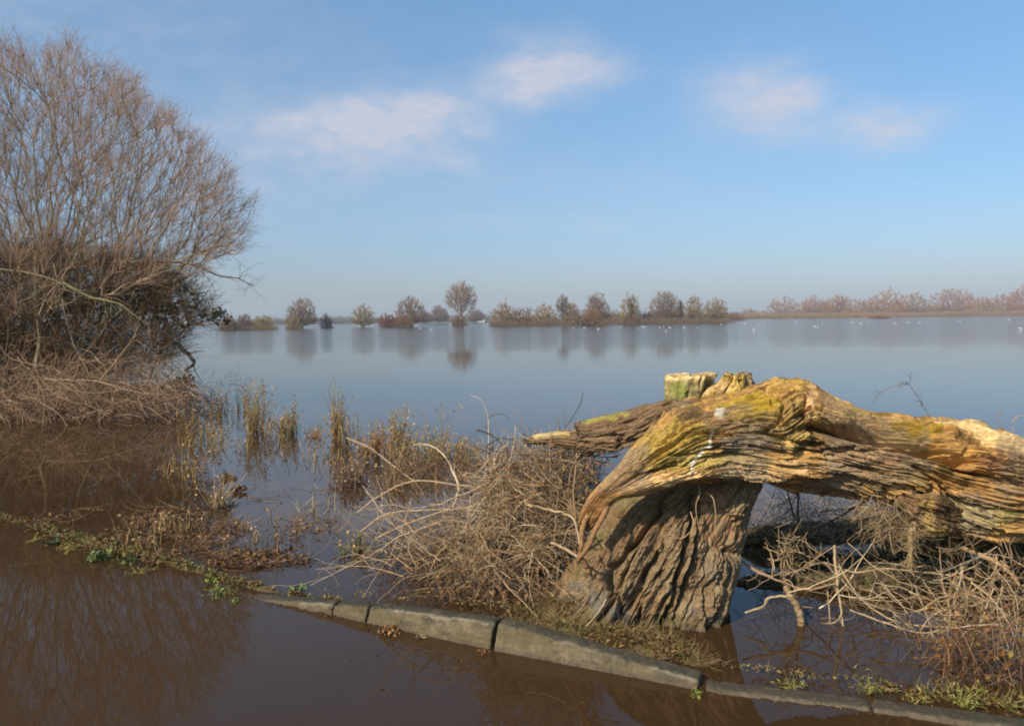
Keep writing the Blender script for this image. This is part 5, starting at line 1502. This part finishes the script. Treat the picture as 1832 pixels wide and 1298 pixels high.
def hedge(x0_, x1_, ytop, Y, n, cols, label, amp=.5, dep=10, lab_kind='stuff'):
    """distant line of scrub that reads as one mass"""
    a = P(x0_, hor(x0_), Y)[0]; b_ = P(x1_, hor(x1_), Y)[0]
    Ht = P((x0_ + x1_) / 2, ytop, Y)[2]
    x = rng.uniform(a, b_, n); hh = Ht * (.45 + amp * fbm(np.stack([x * .03, 0 * x, 0 * x + Y], 1), 4, 700) * 1.3)
    st = np.stack([x, Y + rng.uniform(-dep, dep, n), np.zeros(n) - .1], 1)
    W_ = walk(st, np.stack([rng.normal(size=n) * .4, rng.normal(size=n) * .3, np.ones(n)], 1), hh * rng.uniform(.6, 1.15, n), 5, .14)
    bag = Bag(); rr_ = .0022 * math.sqrt(Y) * (Ht / 6 + .5)
    tubes(W_, taper(np.full(n, rr_), 5, .4), 3, pal(n, cols, .2), bag)
    m_ = n * 3; j = rng.integers(0, n, m_); kk = rng.integers(1, 4, m_)
    W2 = walk(W_[j, kk], rng.normal(size=(m_, 3)) + np.array([0, 0, .7]), hh[j] * .35, 3, .2)
    tubes(W2, taper(np.full(m_, rr_ * .7), 3, .5), 3, pal(m_, cols, .2), bag)
    return tag(bag.build('far_scrub', M_far, None), label, None, None, 'stuff')


hedge(380, 900, 561, 620, 3600, [(.16, .13, .10), (.19, .15, .11)], 'faint far line of woodland on the left')
hedge(860, 1340, 558, 560, 3600, [(.16, .13, .10), (.2, .15, .1)], 'faint far line of woodland behind the middle trees')
hedge(1310, 1960, 552, 540, 7000, [(.40, .24, .10), (.34, .22, .10), (.26, .15, .08)], 'orange brown scrub and reeds along the right bank', .35)
hedge(876, 1302, 566, 200, 3400, [(.17, .12, .08), (.22, .16, .09), (.14, .10, .07)], 'brushy belt joining the middle trees', .55, 8)
hedge(880, 1010, 570, 188, 900, [(.13, .09, .06), (.2, .14, .08)], 'dark brushy foot of the middle thicket', .4, 4)
hedge(1140, 1300, 572, 215, 900, [(.14, .095, .065), (.24, .14, .07)], 'brown brush along the foot of the trees right of the centre', .4, 4)
hedge(395, 492, 574, 178, 700, [(.15, .10, .065), (.22, .17, .08)], 'low brush along the left bank', .4, 4)

# far farmhouse and barn
def house(px, py, wpx, hpx, Y, wallc, roofc, label):
    c = P(px, hor(px), Y); c = np.array([c[0], Y, 0.3]); sc = Y / F0
    w_, h_, d_ = wpx * sc / 2, hpx * sc, 4.0
    root = empty('farmhouse', c, label, 'house', 'pale farm buildings far beyond the flood')
    v = np.array([[x, y, z] for z in (0, h_) for x, y in ((-w_, -d_), (w_, -d_), (w_, d_), (-w_, d_))])
    v = np.vstack([v, [[-w_, 0, h_ * 1.55], [w_, 0, h_ * 1.55]]])
    f = [[0, 1, 5, 4], [1, 2, 6, 5], [2, 3, 7, 6], [3, 0, 4, 7]]
    mesh_obj('wall', v, np.array(f), M_house, np.tile(wallc, (len(v), 1)), root, False)
    g1 = np.array([[4, 8, 7], [5, 6, 9]])
    mesh_obj('gable', v, g1, M_house, np.tile(wallc, (len(v), 1)), root, False)
    e = .4
    rv = np.array([[-w_ - e, -d_ - e, h_ - .1], [w_ + e, -d_ - e, h_ - .1], [w_ + e, 0, h_ * 1.6], [-w_ - e, 0, h_ * 1.6], [w_ + e, d_ + e, h_ - .1], [-w_ - e, d_ + e, h_ - .1]])
    rv = np.vstack([rv, rv + np.array([0, 0, .25])])
    rf = [[0, 1, 2, 3], [3, 2, 4, 5], [6, 9, 8, 7], [9, 11, 10, 8], [0, 6, 7, 1], [1, 7, 8, 2], [2, 8, 10, 4], [4, 10, 11, 5], [5, 11, 9, 3], [3, 9, 6, 0]]
    rf_o = mesh_obj('roof', rv, np.array(rf), M_house, np.tile(roofc, (len(rv), 1)), root, False)
    for sx in (-.45, .1, .5):
        wv_ = np.array([[sx * w_ + a, -d_ - b_, z] for b_ in (0.0, .08) for a, z in ((-.4, h_ * .3), (.4, h_ * .3), (.4, h_ * .7), (-.4, h_ * .7))])
        mesh_obj('window', wv_, np.array([[4, 5, 6, 7], [0, 4, 7, 3], [1, 2, 6, 5], [0, 1, 5, 4], [3, 7, 6, 2]]), M_house, np.tile((.05, .06, .07), (8, 1)), root, False)
    return root


house(860, 568, 14, 5, 520, (.75, .74, .70), (.35, .33, .32), 'tiny white farmhouse right of the tallest tree')
house(657, 570, 22, 4, 520, (.62, .60, .52), (.40, .36, .33), 'long pale barn behind the small pale tree')
# ------------------------------------------------------------------ gulls resting on the flood
def gull_mesh():
    bag = Bag()
    k_ = 12; t_ = np.linspace(0, 1, k_)
    body = np.stack([(t_ - .5) * .40, 0 * t_, .035 + .03 * np.sin(t_ * 2.4) + .03 * t_ ** 3], 1)
    rb = np.array([.004, .02, .036, .052, .062, .068, .070, .066, .056, .042, .026, .006])
    tubes(body[None], rb[None], 10, np.array([.82, .82, .80]), bag)
    nk = smooth_line([(.13, 0, .08), (.165, 0, .125), (.185, 0, .165), (.20, 0, .175)], 8)
    tubes(nk[None], np.array([[.040, .034, .028, .027, .030, .032, .028, .008]]), 9, np.array([.86, .86, .85]), bag)
    tubes(np.array([[[.205, 0, .172], [.225, 0, .168], [.245, 0, .160]]]), np.array([[.010, .007, .001]]), 5, np.array([.55, .35, .08]), bag)
    for s_ in (-1, 1):
        wg = np.array([[.09, s_ * .055, .085], [0, s_ * .068, .095], [-.10, s_ * .055, .10], [-.22, s_ * .02, .105]])
        tubes(wg[None], np.array([[.02, .035, .03, .003]]), 6, np.array([.62, .64, .66]), bag)
    return bag


GB = [(752, 587), (772, 589), (832, 586), (1026, 586), (1046, 586), (1070, 588), (1111, 584), (1142, 588), (1149, 584), (1153, 584.5), (1180, 585), (1187, 584), (1192, 591.5), (1198, 585.5), (1224, 585.5), (1248, 585.5), (1290, 580), (1333, 578.5), (1348, 590),
      (1357, 580.6), (1367, 579.4), (1423, 576), (1458, 584), (1463, 584), (1471, 576), (1525, 576), (1540, 578), (1555, 576), (1604, 578), (1600, 577), (1626, 576), (1645, 576.5), (1712, 574), (1718, 574), (1805, 572), (1826, 588)]
g0 = None
for i, (x_, y_) in enumerate(GB):
    c = Gd(x_, y_ + .8)
    if g0 is None:
        g0 = gull_mesh().build('gull', M_bird); o = g0
    else:
        o = g0.copy(); S.collection.objects.link(o)
    o.location = (c[0], c[1], 0); s_ = .95 * max(1, c[1] / 130); o.scale = (s_ * (1 if i % 3 else .9),) * 3
    o.rotation_euler = (0, 0, (i * 2.39) % 6.28)
    lab = {0: 'leftmost white gull, on the water right of the wide oak', 1: 'white gull second from the left, short of the tallest tree', 2: 'white gull just right below the tallest tree', 18: 'lone white gull nearer than the flock, below the start of the right bank',
           12: 'white gull nearest the viewer below the domed tree', 35: 'lone white gull at the right edge of the picture'}.get(i)
    tag(o, lab or 'small white gull resting among the loose flock far out on the water', 'gull', 'white gulls scattered on the far water')
